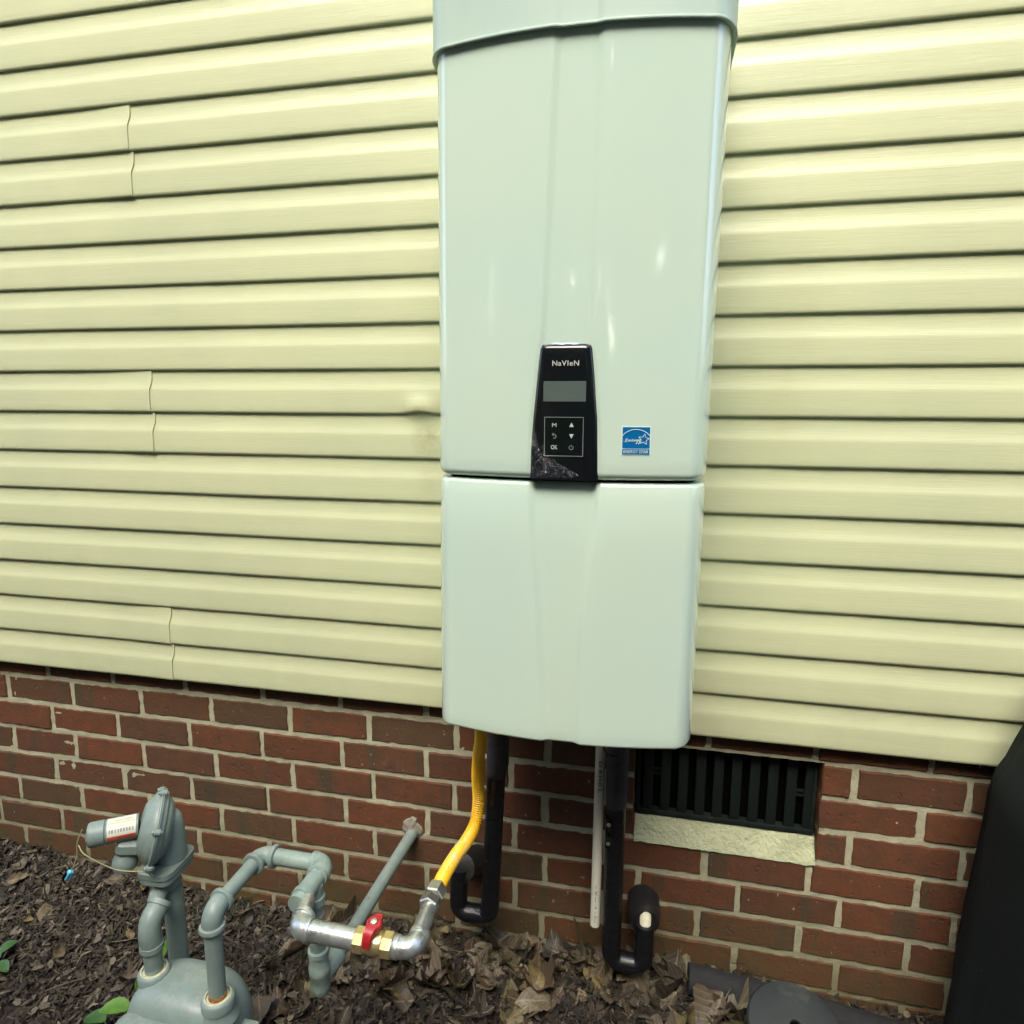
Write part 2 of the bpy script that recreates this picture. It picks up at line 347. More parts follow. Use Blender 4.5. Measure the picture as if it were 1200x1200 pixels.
M['lcd'] = simple('lcd', (0.085, 0.115, 0.105), 0.22, var=0.05, bstr=0)
M['pad'] = simple('button_pad', (0.005, 0.008, 0.008), 0.12, bstr=0)
M['print'] = simple('pale_print', (0.50, 0.53, 0.50), 0.4, bstr=0)
M['printdim'] = simple('dim_print', (0.25, 0.27, 0.27), 0.4, bstr=0)
M['blue'] = simple('blue_print', (0.0, 0.125, 0.34), 0.3, var=0.04, bstr=0)
M['paper'] = simple('pale_sticker', (0.60, 0.78, 0.78), 0.35, var=0.03, bstr=0)
M['film'] = None
m_, nt, b = mat('clear_film'); v = coords(nt); n = noise_(nt, v, 48, 4, 0.7, 1.5)
b.inputs['Base Color'].default_value = (0.9, 0.9, 0.9, 1); b.inputs['Roughness'].default_value = 0.1
tr = N(nt, 'ShaderNodeBsdfTransparent'); gl = N(nt, 'ShaderNodeBsdfGlossy'); gl.inputs['Roughness'].default_value = 0.12
mxs = N(nt, 'ShaderNodeMixShader'); nt.links.new(ramp(nt, noise_(nt, v, 150, 3, 0.6, 2.0).outputs[0], [(0.50, 0.02), (0.68, 0.34)]).outputs[0], mxs.inputs[0]); bb = N(nt, 'ShaderNodeBump'); bb.inputs['Strength'].default_value = 1.0; bb.inputs['Distance'].default_value = 0.008
nt.links.new(n.outputs[0], bb.inputs['Height']); nt.links.new(bb.outputs[0], gl.inputs['Normal'])
nt.links.new(tr.outputs[0], mxs.inputs[1]); nt.links.new(gl.outputs[0], mxs.inputs[2]); nt.links.new(mxs.outputs[0], nt.nodes['Material Output'].inputs[0])
M['film'] = m_
M['bluefilm'] = simple('blue_film', (0.25, 0.42, 0.62), 0.25, bstr=0)
M['labelwhite'] = simple('label_white', (0.62, 0.62, 0.50), 0.35, var=0.04, bstr=0)
M['labelred'] = simple('label_red', (0.52, 0.09, 0.035), 0.35, var=0.06, bstr=0)
M['labelyellow'] = simple('label_yellow', (0.50, 0.42, 0.12), 0.35, var=0.06, bstr=0)
M['tagblue'] = simple('tag_blue', (0.10, 0.42, 0.62), 0.35, var=0.1, bstr=0)
M['string'] = simple('twine', (0.30, 0.29, 0.15), 0.7, bstr=0)
m_, nt, b = mat('black_cover_cloth'); v = world_pos(nt); n = noise_(nt, v, 500, 2); n1 = noise_(nt, v, 5, 3)
c = ramp(nt, n1.outputs[0], [(0.3, (0.0028, 0.0056, 0.006)), (0.7, (0.0048, 0.0088, 0.0095))]).outputs[0]
sp = noise_(nt, v, 150, 1); c = mix(nt, ramp(nt, sp.outputs[0], [(0.79, 0.0), (0.82, 0.6)]).outputs[0], c, (0.2, 0.2, 0.17))
nt.links.new(c, b.inputs['Base Color']); b.inputs['Roughness'].default_value = 0.9; b.inputs['Specular IOR Level'].default_value = 0.3; bump(nt, b, n.outputs[0], 0.4, 0.0008); M['cloth'] = m_
M['disc'] = simple('grey_plastic', (0.017, 0.023, 0.024), 0.6, var=0.2, nscale=20, dirt=(0.10, 0.10, 0.08))

# organic matter
m_, nt, b = mat('mulch_soil'); v = world_pos(nt); n = noise_(nt, v, 60, 8, 0.75); n1 = noise_(nt, v, 4, 4)
c = ramp(nt, n.outputs[0], [(0.3, (0.012, 0.009, 0.007)), (0.6, (0.045, 0.032, 0.022)), (0.8, (0.085, 0.065, 0.045))]).outputs[0]
nt.links.new(c, b.inputs['Base Color']); b.inputs['Roughness'].default_value = 0.95; bump(nt, b, n.outputs[0], 1.0, 0.012); M['soil'] = m_
def island(name, stops, rough=0.85, b_=0.5):
    m_, nt, b = mat(name); g = N(nt, 'ShaderNodeNewGeometry'); c = ramp(nt, g.outputs['Random Per Island'], stops).outputs[0]
    n = noise_(nt, g.outputs['Position'], 140, 4, 0.7); c = mix(nt, ramp(nt, n.outputs[0], [(0.35, 0.0), (0.75, 0.6)]).outputs[0], c, tuple(x * 0.35 for x in stops[0][1]))
    nt.links.new(c, b.inputs['Base Color']); b.inputs['Roughness'].default_value = rough; bump(nt, b, n.outputs[0], b_, 0.002); return m_
M['shred'] = island('bark_shreds', [(0, (0.013, 0.010, 0.006)), (0.4, (0.030, 0.023, 0.014)), (0.75, (0.055, 0.043, 0.026)), (0.93, (0.10, 0.084, 0.053)), (1, (0.18, 0.155, 0.10))])
M['crumb'] = island('leaf_crumbs', [(0, (0.008, 0.006, 0.004)), (0.5, (0.021, 0.016, 0.010)), (0.8, (0.045, 0.034, 0.020)), (0.95, (0.10, 0.078, 0.045)), (1, (0.20, 0.16, 0.09))])
M['crumb2'] = island('pale_leaf_crumbs', [(0, (0.024, 0.019, 0.013)), (0.4, (0.065, 0.054, 0.038)), (0.75, (0.115, 0.10, 0.07)), (0.95, (0.18, 0.155, 0.11)), (1, (0.26, 0.23, 0.15))])
m_, nt, b = mat('dead_leaf'); oi = N(nt, 'ShaderNodeObjectInfo'); v = coords(nt)
c = ramp(nt, oi.outputs['Random'], [(0.0, (0.013, 0.012, 0.009)), (0.18, (0.034, 0.027, 0.014)), (0.34, (0.085, 0.068, 0.040)), (0.48, (0.048, 0.026, 0.013)), (0.62, (0.115, 0.102, 0.068)), (0.76, (0.150, 0.115, 0.058)), (0.84, (0.020, 0.022, 0.015)), (0.93, (0.155, 0.125, 0.040)), (1.0, (0.10, 0.052, 0.018))]).outputs[0]
n = noise_(nt, v, 5, 6, 0.7, .3); c = mix(nt, ramp(nt, n.outputs[0], [(0.42, 0.0), (0.66, 0.8)]).outputs[0], c, (0.045, 0.033, 0.022))
wv = N(nt, 'ShaderNodeTexWave'); wv.inputs['Scale'].default_value = 2.6; wv.inputs['Distortion'].default_value = 1.0; vv = N(nt, 'ShaderNodeSeparateXYZ'); nt.links.new(v, vv.inputs[0]); ab = N(nt, 'ShaderNodeMath', operation='ABSOLUTE'); nt.links.new(vv.outputs[1], ab.inputs[0]); sb = N(nt, 'ShaderNodeMath', operation='SUBTRACT'); nt.links.new(vv.outputs[0], sb.inputs[0]); nt.links.new(ab.outputs[0], sb.inputs[1]); cb = N(nt, 'ShaderNodeCombineXYZ'); nt.links.new(sb.outputs[0], cb.inputs[0]); nt.links.new(cb.outputs[0], wv.inputs[0])
c = mix(nt, ramp(nt, wv.outputs['Fac'], [(0.0, 0.30), (0.12, 0.0)]).outputs[0], c, (0.22, 0.18, 0.12)); c = mix(nt, ramp(nt, ab.outputs[0], [(0.008, 0.5), (0.022, 0.0)]).outputs[0], c, (0.24, 0.20, 0.13))
nt.links.new(c, b.inputs['Base Color']); b.inputs['Roughness'].default_value = 0.6; b1 = bump(nt, None, n.outputs[0], 0.4, 0.002); bump(nt, b, wv.outputs['Fac'], 0.25, 0.001, b1)
M['leaf'] = m_
def green(name, col):
    m_, nt, b = mat(name); v = coords(nt); n = noise_(nt, v, 60, 3); c = ramp(nt, n.outputs[0], [(0.3, tuple(x * .75 for x in col)), (0.7, tuple(x * 1.25 for x in col))]).outputs[0]
    nt.links.new(c, b.inputs['Base Color']); b.inputs['Roughness'].default_value = 0.45
    b.inputs['Transmission Weight'].default_value = 0.0; return m_
M['green'] = green('fresh_leaf', (0.075, 0.17, 0.025)); M['green2'] = green('deep_leaf', (0.03, 0.085, 0.022)); M['grass'] = green('grass_blade', (0.07, 0.12, 0.05))
M['woods'] = island('wood_foliage', [(0, (0.035, 0.07, 0.018)), (0.5, (0.06, 0.12, 0.03)), (1, (0.10, 0.18, 0.045))], 0.6, 0.1)
M['bark'] = simple('bark', (0.07, 0.055, 0.04), 0.9, nscale=10, var=0.4, bstr=0.8, bdist=0.02)

# ------------------------------------------------------------------ the ground
WB = [(-2.5, -.61), (-1.32, -.612), (-1.0, -.628), (-.57, -.662), (-.30, -.665), (0, -.65), (.22, -.638), (.53, -.62), (.73, -.612), (.93, -.628), (1.16, -.645), (2.5, -.65)]
def gh(x, y):
    for (a, za), (b_, zb) in zip(WB, WB[1:]):
        if x <= b_ or b_ == 2.5:
            t = min(1, max(0, (x - a) / (b_ - a))); z = za + (zb - za) * t; break
    f = min(1, max(0, -y / 0.9))
    z = z * (1 - f) + (-0.66) * f
    near = max(0.0, 1 - max(abs(x), abs(y)) / 3.2)
    z += near * (0.022 * noise.noise(Vector((x * 4.0, y * 4.0, 3.1))) + 0.012 * noise.noise(Vector((x * 13, y * 13, 1.7))) + 0.006 * noise.noise(Vector((x * 40, y * 40, 5))))
    return z
xs = [-40, -20, -10, -6, -4, -3] + [-2.4 + 0.03 * i for i in range(161)] + [3, 4, 6, 10, 20, 40]
ys = [-40, -20, -10, -6, -4, -3, -2.5] + [-2.2 + 0.08 * i for i in range(15)] + [-1.0 + 0.025 * i for i in range(45)]
bm = bmesh.new(); g = [[bm.verts.new((x, y, gh(x, y))) for x in xs] for y in ys]
for j in range(len(ys) - 1):
    for i in range(len(xs) - 1): bm.faces.new((g[j][i], g[j][i + 1], g[j + 1][i + 1], g[j + 1][i]))
ground = fin(bm, 'ground', M['soil'], None, origin=(0, 0, -.66)); ground['kind'] = 'structure'

# ------------------------------------------------------------------ brick foundation
BF, BH, BP = 0.030, 0.0816, 0.2295            # face plane, course height, brick pitch
bw = thing('brick_wall', 'dark red brick foundation wall with pale mortar joints under the cream siding', 'brick wall', (0, BF, -.65))
VX0, VX1, VZ0, VZ1 = 0.605, 1.012, -0.0506 - 3 * BH, -0.0506
def brick_mesh(L, H, D, r):
    nx, nz = 11, 4; ring = []
    def j(s=0.0015): return r.uniform(-s, s)
    for i in range(nx): ring.append((-L / 2 + L * i / nx, -H / 2))
    for i in range(nz): ring.append((L / 2, -H / 2 + H * i / nz))
    for i in range(nx): ring.append((L / 2 - L * i / nx, H / 2))
    for i in range(nz): ring.append((-L / 2, H / 2 - H * i / nz))
    ring = [(x + j(), z + j()) for x, z in ring]
    bm = bmesh.new()
    tilt = j(0.0012); tz = j(0.001)
    def Y(x, z): return tilt * x / (L / 2) + tz * z / (H / 2)
    f0 = [bm.verts.new((x * (1 - 0.0030 / (L / 2)), Y(x, z), z * (1 - 0.0030 / (H / 2)))) for x, z in ring]
    f1 = [bm.verts.new((x, 0.0028 + Y(x, z), z)) for x, z in ring]
    f2 = [bm.verts.new((x, D, z)) for x, z in ring]
    n = len(ring); bm.faces.new(f0)
    for a, b_ in ((f0, f1), (f1, f2)):
        for k in range(n): bm.faces.new((a[k], b_[k], b_[(k + 1) % n], a[(k + 1) % n]))
    bmesh.ops.recalc_face_normals(bm, faces=bm.faces)
    me = bpy.data.meshes.new('brick'); bm.to_mesh(me); bm.free(); me.materials.append(M['brick'])
    return me
bvar = [brick_mesh(BP - 0.0130, BH - 0.0128, 0.09, random.Random(100 + k)) for k in range(14)]
even0, odd0 = -1.217, -1.069
brnd = random.Random(5)
for c in range(-1, 8):                       # course -1 is half hidden behind the siding
    ztop = -0.0506 - (c) * BH if c >= 0 else -0.0506 + BH
    zc = ztop - BH / 2
    odd = (c % 2 == 1) or c == -1
    x0 = odd0 if (c % 2 == 1 or c == -1) else even0
    js = [x0 + BP * k + (brnd.uniform(-0.006, 0.006) if c >= 0 else brnd.uniform(-.004, .004)) for k in range(-5, 16)]
    spans = []
    for a, b_ in zip(js, js[1:]):
        if 0 <= c <= 2:
            if b_ <= VX0 + 0.02: spans.append((a, min(b_, VX0 - .001) if b_ > VX0 - 0.02 else b_))
            elif a < VX0: spans.append((a, VX0 + 0.004))
            elif a >= VX1 - 0.03: spans.append((max(a, VX1 - .002), b_))
            elif b_ > VX1: spans.append((VX1 - 0.004, b_))
        else: spans.append((a, b_))
    for a, b_ in spans:
        if b_ - a < 0.03: continue
        L = (b_ - a) - brnd.uniform(0.011, 0.0155)
        me = brnd.choice(bvar)
        if c >= 0 and (abs(a - VX1) < 0.01): a_ = VX1 + 0.001; cx_ = a_ + L / 2
        elif c >= 0 and c <= 2 and abs(b_ - VX0) < 0.01: cx_ = VX0 - 0.001 - L / 2
        else: cx_ = (a + b_) / 2
        o = bpy.data.objects.new('brick', me); COL.objects.link(o); o.parent = bw
        if L > 0.17: o.scale = (L / (BP - 0.0130), 1, brnd.uniform(0.98, 1.02))
        else:
            me2 = brick_mesh(L, BH - 0.0128, 0.09, brnd); o.data = me2
        o.location = Vector((cx_, BF + brnd.uniform(-0.0015, 0.0012), zc + brnd.uniform(-0.001, 0.001))) - wloc(bw)
        o.rotation_euler = (0, brnd.uniform(-0.004, 0.004), 0)
        if brnd.random() < 0.5 and L > .17: o.scale.x *= -1
bm = bmesh.new()
zb, zt = -0.0506 - 8 * BH, 0.03
def mslab(x0, x1, z0, z1):
    nx = max(1, int((x1 - x0) / 0.012)); nz = max(1, int((z1 - z0) / 0.008))
    gr = [[bm.verts.new((x0 + (x1 - x0) * i / nx, BF + 0.0030 + 0.0024 * noise.noise(Vector((x0 + (x1 - x0) * i / nx, 0, z0 + (z1 - z0) * j / nz)) * 55), z0 + (z1 - z0) * j / nz)) for i in range(nx + 1)] for j in range(nz + 1)]
    for j in range(nz):
        for i in range(nx): bm.faces.new((gr[j][i], gr[j][i + 1], gr[j + 1][i + 1], gr[j + 1][i]))
    box(bm, x0, x1, BF + 0.012, BF + 0.085, z0, z1)
mslab(-2.2, VX0 - 0.004, zb, zt); mslab(VX1 + 0.004, 2.35, zb, zt); mslab(VX0 - .004, VX1 + .004, zb, VZ0 + 0.0005); mslab(VX0 - .004, VX1 + .004, VZ1, zt)
mo = fin(bm, 'mortar', M['mortar'], bw)

# sloped cement sill under the vent
bm = bmesh.new()
nx, nz = 60, 12; S0, S1 = VX0 + 0.001, VX1 + 0.001
gr = []
for j in range(nz + 1):
    row = []
    for i in range(nx + 1):
        t = j / nz; x = S0 + (S1 - S0) * i / nx
        z = -0.2465 + (-0.3005 + 0.2465) * t; y = BF + 0.026 - 0.030 * t ** 1.1
        e = 0.0028 * noise.noise(Vector((x * 60, 0, z * 60))) + 0.0025 * noise.noise(Vector((x * 14, 2, z * 30)))
        if j == nz: z += 0.004 * noise.noise(Vector((x * 35, 1, 0)))
        if j == 0: z += 0.0025 * noise.noise(Vector((x * 25, 7, 0)))
        row.append(bm.verts.new((x, y + e, z)))
    gr.append(row)
for j in range(nz):
    for i in range(nx): bm.faces.new((gr[j][i], gr[j][i + 1], gr[j + 1][i + 1], gr[j + 1][i]))
bk = [bm.verts.new((gr[0][i].co.x, BF + 0.08, gr[0][i].co.z)) for i in range(nx + 1)]
for i in range(nx): bm.faces.new((bk[i], bk[i + 1], gr[0][i + 1], gr[0][i]))
bl = [bm.verts.new((gr[nz][i].co.x, BF + 0.05, gr[nz][i].co.z)) for i in range(nx + 1)]
for i in range(nx): bm.faces.new((gr[nz][i], gr[nz][i + 1], bl[i + 1], bl[i]))
so = fin(bm, 'sill', M['sill'], bw, sharp=50); so['label'] = 'rough cream cement sill sloping below the black vent'
# rough cement patch where the diagonal pipe enters
bm = bmesh.new(); PC = Vector((0.043, BF, -0.362)); nr = 26
for k, (rr, yy) in enumerate(((0.034, 0.003), (0.026, -0.004), (0.012, -0.008), (0.0, -0.009))):
    pass
rings = []
for rr, yy in ((1.0, 0.006), (0.82, -0.003), (0.5, -0.006), (0.25, -0.008)):
    ring = []
    for i in range(nr):
        a = 2 * pi * i / nr; R0 = 0.030 + 0.011 * noise.noise(Vector((cos(a) * 1.5, sin(a) * 1.5, 4))) + 0.006 * noise.noise(Vector((cos(a) * 5, sin(a) * 5, 4)))
        e = 0.004 * noise.noise(Vector((cos(a) * 3 * rr, sin(a) * 3 * rr, 9)))
        ring.append(bm.verts.new(PC + Vector((cos(a) * R0 * rr * 0.95 - 0.006, yy + e, sin(a) * R0 * rr * 1.25 + 0.004))))
    rings.append(ring)
for A, B in zip(rings, rings[1:]):
    for i in range(nr): bm.faces.new((A[i], A[(i + 1) % nr], B[(i + 1) % nr], B[i]))
bm.faces.new(rings[-1])
po = fin(bm, 'mortar_patch', M['patch'], bw)
po['label'] = 'grey cement smear round the thin pipe'

# ------------------------------------------------------------------ crawl space vent
fv = thing('foundation_vent', 'black slatted crawl space vent set in the brick above the cream sill', 'vent', (0.81, BF + .03, VZ0 + .06))
VY = BF + 0.026
bm = bmesh.new()
z0v, z1v = -0.2445, VZ1 - 0.0005
box(bm, VX0 + .002, VX1 - .002, VY - .002, VY + .02, z0v, z0v + .012, .0015); box(bm, VX0 + .002, VX1 - .002, VY, VY + .02, z1v - .010, z1v, .0015)
box(bm, VX0 + .002, VX0 + .012, VY, VY + .02, z0v + .012, z1v - .010); box(bm, VX1 - .010, VX1 - .002, VY, VY + .02, z0v + .012, z1v - .010)
fin(bm, 'frame', M['ventplastic'], fv)
bm = bmesh.new()
box(bm, 0, 0.0225, 0, 0.012, 0, (z1v - z0v) - .024, .0015)
bmesh.ops.translate(bm, verts=bm.verts, vec=(-0.01125, 0, 0))
slat0 = None
pitch = 0.0402
for k in range(10):
    x = VX0 + 0.030 + pitch * (k + 0.0)
    if slat0 is None:
        slat0 = fin(bm, 'slat', M['ventplastic'], fv, origin=(0, 0, 0)); o = slat0
    else: o = slat0.copy(); COL.objects.link(o)
    o.location = Vector((x, VY + .003, z0v + .012)) - wloc(fv)
for k in (0, 8):
    for dz in (0.0, 0.011):
        bm = bmesh.new(); x = VX0 + 0.030 + pitch * k
        box(bm, x + .0115, x + pitch - .0115, VY + .005, VY + .012, -0.142 + dz - (0.012 if k else 0), -0.1375 + dz - (0.012 if k else 0)); fin(bm, 'tie_bar', M['ventplastic'], fv, smooth=False)
bm = bmesh.new(); box(bm, VX0 - .003, VX1 + .003, VY + .0205, VY + .030, VZ0, VZ1 + .002); fin(bm, 'dark_backing', M['dark'], fv, smooth=False)  # black sheet standing in for the unlit interior behind the slats

# ------------------------------------------------------------------ vinyl siding
P = 0.1016
sw = thing('siding_wall', 'cream yellow vinyl lap siding covering the house wall above the brick', 'siding', (0, 0, 0))
prof = [(-0.0005, 0.0060), (-0.0005, 0.0020), (0.0008, 0.0006), (0.006, 0.0), (0.020, 0.0003), (0.036, 0.0006), (0.050, 0.0009), (0.0545, 0.0012), (0.0570, 0.0017), (0.0600, 0.0024), (0.0640, 0.0033), (0.069, 0.0043), (0.075, 0.0051), (0.082, 0.0058), (0.090, 0.0062), (P - 0.0004, 0.0063), (P + 0.008, 0.0066)]
def seam_dx(zr):       # the cut end of a lap follows its profile: it leans where the lap curves back
    zz = min(zr, P) / P
    return 0.007 * max(0, min(1, (zz - .52) / .25)) if True else 0
def panel(pair, xa, xb, enda, endb):
    bm = bmesh.new(); L = xb - xa
    n = max(2, int(L / 0.045)); xl = [xa + L * i / n for i in range(n + 1)]
    if -0.3 < 0.12 < xb and xa < 0.12: xl = sorted(set([round(x, 4) for x in xl] + [0.02 + 0.006 * k for k in range(26)]))
    rows = []
    for c in (0, 1):
        for zr, y in prof:
            z = (pair * 2 + c) * P + zr; row = []
            for i, x in enumerate(xl):
                wav = 0.0011 * noise.noise(Vector((x * 2.3, pair * 3.7 + c * 1.9, 0))) + 0.0005 * noise.noise(Vector((x * 9, pair + c * 2.2, 3)))
                dz = 0.0012 * noise.noise(Vector((x * 1.7, pair * 2.1 + c * 5, 8)))
                dy = wav * (1 if zr < .07 else .4)
                if i == 0 and enda: x += seam_dx(zr)
                if i == n and endb: x += seam_dx(zr)
                if endb: dy -= 0.0030 * max(0, 1 - (xb - x) / .12)
                # heat-warped lip beside the heater
                ddx = (x - 0.092) / 0.032; ddz = (z - (7 * P + 0.012)) / 0.022
                q = math.exp(-(ddx * ddx + ddz * ddz)); dy += -0.010 * q * (1 if z >= 6.3 * P else 0); 
                if pair == 3 and c == 1 and zr < .03: dz += 0.0045 * math.exp(-ddx * ddx) * (1 - zr / .03)
                row.append(bm.verts.new((x, y + dy, z + dz)))
            rows.append(row)
    for a, b_ in zip(rows, rows[1:]):
        for i in range(len(a) - 1): bm.faces.new((a[i], a[i + 1], b_[i + 1], b_[i]))
    if endb:   # show the thickness of the overlapping end
        for a, b_ in zip(rows, rows[1:]):
            p, q = a[-1], b_[-1]; p2 = bm.verts.new(p.co + Vector((-0.0012, 0.0045, 0))); q2 = bm.verts.new(q.co + Vector((-0.0012, 0.0045, 0)))
            bm.faces.new((p, q, q2, p2))
    return fin(bm, 'siding_panel', M['vinyl'], sw, sharp=50, origin=((xa + xb) / 2, 0, pair * 2 * P))
for pr in range(12):
    if pr % 3 == 0: cuts = [-2.2, -0.620, 2.35]
    elif pr % 3 == 1: cuts = [-2.2, -1.72, 1.94, 2.35]
    else: cuts = [-2.2, 1.52, 2.35]
    for k, (a, b_) in enumerate(zip(cuts, cuts[1:])):
        panel(pr, a, b_ + (0.0 if k == len(cuts) - 2 else 0.002), k > 0, k < len(cuts) - 2)
bm = bmesh.new(); box(bm, -2.2, 2.35, 0.0165, BF + 0.11, 0.0, 24 * P); fin(bm, 'sheathing', M['board'], sw, smooth=False)  # unseen backing board, put in to block light behind the panels

# ------------------------------------------------------------------ water heater
XL, XR = 0.2415, 0.7060; XC = (XL + XR) / 2
def plan(off, cl, cr, notch=0.004, back=-0.018):
    """outline of the shell seen from above: left side, rounded corner, bowed front with two creases, right side"""
    pts = [(XL, back), (XL, -0.10), (XL, -0.20), (XL, -0.285)]
    rx, ry = 0.036, 0.062; yf = lambda x: -0.3515 - 0.0215 * (1 - ((x - XC) / 0.19) ** 2)
    y0 = yf(XL + rx)
    for k in range(1, 13):
        a = (pi / 2) * k / 12; pts.append((XL + rx - rx * cos(a), (y0 + ry) - ry * sin(a) if True else 0))
    w_ = 0.0075
    xs_ = [XL + rx + (cl - w_ - XL - rx) * k / 8 for k in range(1, 9)]
    for x in xs_: pts.append((x, yf(x)))
    for k in range(1, 6):
        t = k / 5; x = cl - w_ + 2 * w_ * t; pts.append((x, yf(x) + notch * (3 * t * t - 2 * t ** 3)))
    for k in range(1, 7):
        x = cl + w_ + (cr - cl - 2 * w_) * k / 6; pts.append((x, yf(x) + notch))
    for k in range(1, 6):
        t = k / 5; x = cr - w_ + 2 * w_ * t; pts.append((x, yf(x) + notch * (1 - (3 * t * t - 2 * t ** 3))))
    for k in range(1, 9):
        x = cr + w_ + (XR - rx - cr - w_) * k / 8; pts.append((x, yf(x)))
    y1 = yf(XR - rx)
    for k in range(1, 13):
        a = (pi / 2) * k / 12; pts.append((XR - rx + rx * sin(a), y1 + ry - ry * cos(a)))
    pts += [(XR, -0.20), (XR, -0.10), (XR, back)]
    pts[3] = (XL, min(pts[3][1], -.2)); 
    # offset outward
    out = []
    n = len(pts)
    for i, (x, y) in enumerate(pts):
        xa, ya = pts[max(0, i - 1)]; xb, yb = pts[min(n - 1, i + 1)]
        tx, ty = xb - xa, yb - ya; l = sqrt(tx * tx + ty * ty) or 1
        out.append((x + ty / l * off, y - tx / l * off))
    return out
def shell(name, rows, mt, parent, top=True, bottom=True, sharp=30):
    """rows: (z, offset, crease_left, crease_right, notch)"""
    bm = bmesh.new(); R = []
    for z, off, cl, cr, nn in rows:
        lean = .0066 * (z - .6); tip = (.006 * ((z - .50) / .11) ** 2 if name == 'lower_cover' and z > .50 else 0)
        R.append([bm.verts.new((x + lean, y + (tip if y < -.2 else 0), z)) for x, y in plan(off, cl, cr, nn)])
    for a, b_ in zip(R, R[1:]):
        for i in range(len(a) - 1): bm.faces.new((a[i], a[i + 1], b_[i + 1], b_[i]))
        bm.faces.new((a[-1], a[0], b_[0], b_[-1]))
    if bottom: bm.faces.new(R[0])
    if top: bm.faces.new(R[-1])
    return fin(bm, name, mt, parent, sharp=sharp)
hw = thing('water_heater', 'large glossy white wall-mounted tankless water heater with black control panel', 'water heater', (XC, -0.02, 0.148))
# crease positions up the height
CK = [(0.148, .4525, .5080), (0.25, .4440, .5090), (0.36, .4385, .5100), (0.46, .4310, .5180), (0.53, .4240, .5270), (0.60, .4195, .5315)]
def lerp(tab, z):
    if z <= tab[0][0]: return tab[0][1:]
    for a, b_ in zip(tab, tab[1:]):
        if z <= b_[0]:
            t = (z - a[0]) / (b_[0] - a[0]); return tuple(p + (q - p) * t for p, q in zip(a[1:], b_[1:]))
    return tab[-1][1:]
def edge_rows(z0, z1, tab, r0, r1, notch, n=14):
    rows = []
    for k in range(6):
        a = (pi / 2) * k / 5; rows.append((z0 + r0 * (1 - sin(a)) if False else z0 + r0 * (1 - cos(a)), -r0 * (1 - sin(a))))
    for k in range(1, n): rows.append((z0 + r0 + (z1 - r1 - z0 - r0) * k / n, 0))
    for k in range(6):
        a = (pi / 2) * k / 5; rows.append((z1 - r1 + r1 * sin(a), -r1 * (1 - cos(a))))
    return [(z, off, *lerp(tab, z), notch(z)) for z, off in rows]
lower = shell('lower_cover', edge_rows(0.146, 0.6085, CK, .006, .008, lambda z: 0.0070 + 0.0010 * max(0, (z - .3) / .3), 22), M['enamel'], hw)
CB = [(0.612, .4195, .5315), (0.70, .4225, .5290), (0.80, .4325, .5190), (0.86, .4380, .5150), (1.0, .4430, .5140), (1.30, .4520, .5160)]
shell('cabinet', edge_rows(0.6125, 1.33, CB, .013, .004, lambda z: 0.0050, 30), M['enamel'], hw)
bm = bmesh.new(); 
inner = plan(-0.020, .42, .53, 0)
A = [bm.verts.new((x, y, 0.600)) for x, y in inner]; B = [bm.verts.new((x, y, 0.618)) for x, y in inner]
for i in range(len(A) - 1): bm.faces.new((A[i], A[i + 1], B[i + 1], B[i]))
fin(bm, 'gap_shade_strip', M['dark'], hw)  # black strip painted as the shade in the gap between cabinet and cover
CT = [(1.2, .4520, .5160), (1.5, .4520, .5160)]
rows = [(1.2945, -0.002), (1.2850, 0.0005), (1.2835, 0.0055), (1.2840, 0.0080), (1.2855, 0.0085), (1.2870, 0.0082), (1.2880, 0.0072), (1.30, 0.0068), (1.36, 0.0070), (1.42, 0.0070), (1.445, 0.004), (1.46, -0.006), (1.468, -0.03)]
shell('top_cap', [(z, o_, .4520, .5160, .0035) for z, o_ in rows], M['cap'], hw)

# controller
def front_y(x, inset=0.0): return -0.3515 - 0.0215 * (1 - ((x - XC) / 0.19) ** 2) - inset
BZ = [(0.6120, .4195, .5320), (0.650, .4190, .5310), (0.672, .4200, .5300), (0.713, .4230, .5290), (0.745, .4262, .5260), (0.780, .4292, .5232), (0.805, .4318, .5202), (0.822, .4338, .5180), (0.8275, .4362, .5155), (0.8295, .4400, .5115)]
bm = bmesh.new(); rows = []
nc = 16
for z, a, b_ in BZ:
    row = []
    for k in range(nc + 1):
        t = k / nc; x = a + (b_ - a) * t
        e = min(t, 1 - t) * (b_ - a); edge = min(1.0, e / 0.006)
        ze = min(1, max(0.0, (0.8300 - z) / 0.008)); zb_ = min(1, (z - .6118) / .004 + .2)
        row.append(bm.verts.new((x, front_y(x) + 0.0035 - (0.0075) * sqrt(edge) * sqrt(ze) * (1 if zb_ > .9 else .8), z)))
    rows.append(row)
for a, b_ in zip(rows, rows[1:]):
    for i in range(nc): bm.faces.new((a[i], a[i + 1], b_[i + 1], b_[i]))
bz = fin(bm, 'control_panel', M['bezel'], hw, sharp=60)
def patch(name, x0, x1, z0, z1, off, mt, parent, nx=8):
    bm = bmesh.new(); pr = []
    for z in (z0, z1): pr.append([bm.verts.new((x0 + (x1 - x0) * i / nx, front_y(x0 + (x1 - x0) * i / nx) - off, z)) for i in range(nx + 1)])
    for i in range(nx): bm.faces.new((pr[0][i], pr[0][i + 1], pr[1][i + 1], pr[1][i]))
    r = bmesh.ops.extrude_face_region(bm, geom=list(bm.faces)); 
    bmesh.ops.translate(bm, verts=[v for v in r['geom'] if isinstance(v, bmesh.types.BMVert)], vec=(0, 0.0006, 0))
    return fin(bm, name, mt, parent, smooth=False)
OFF = 0.0042
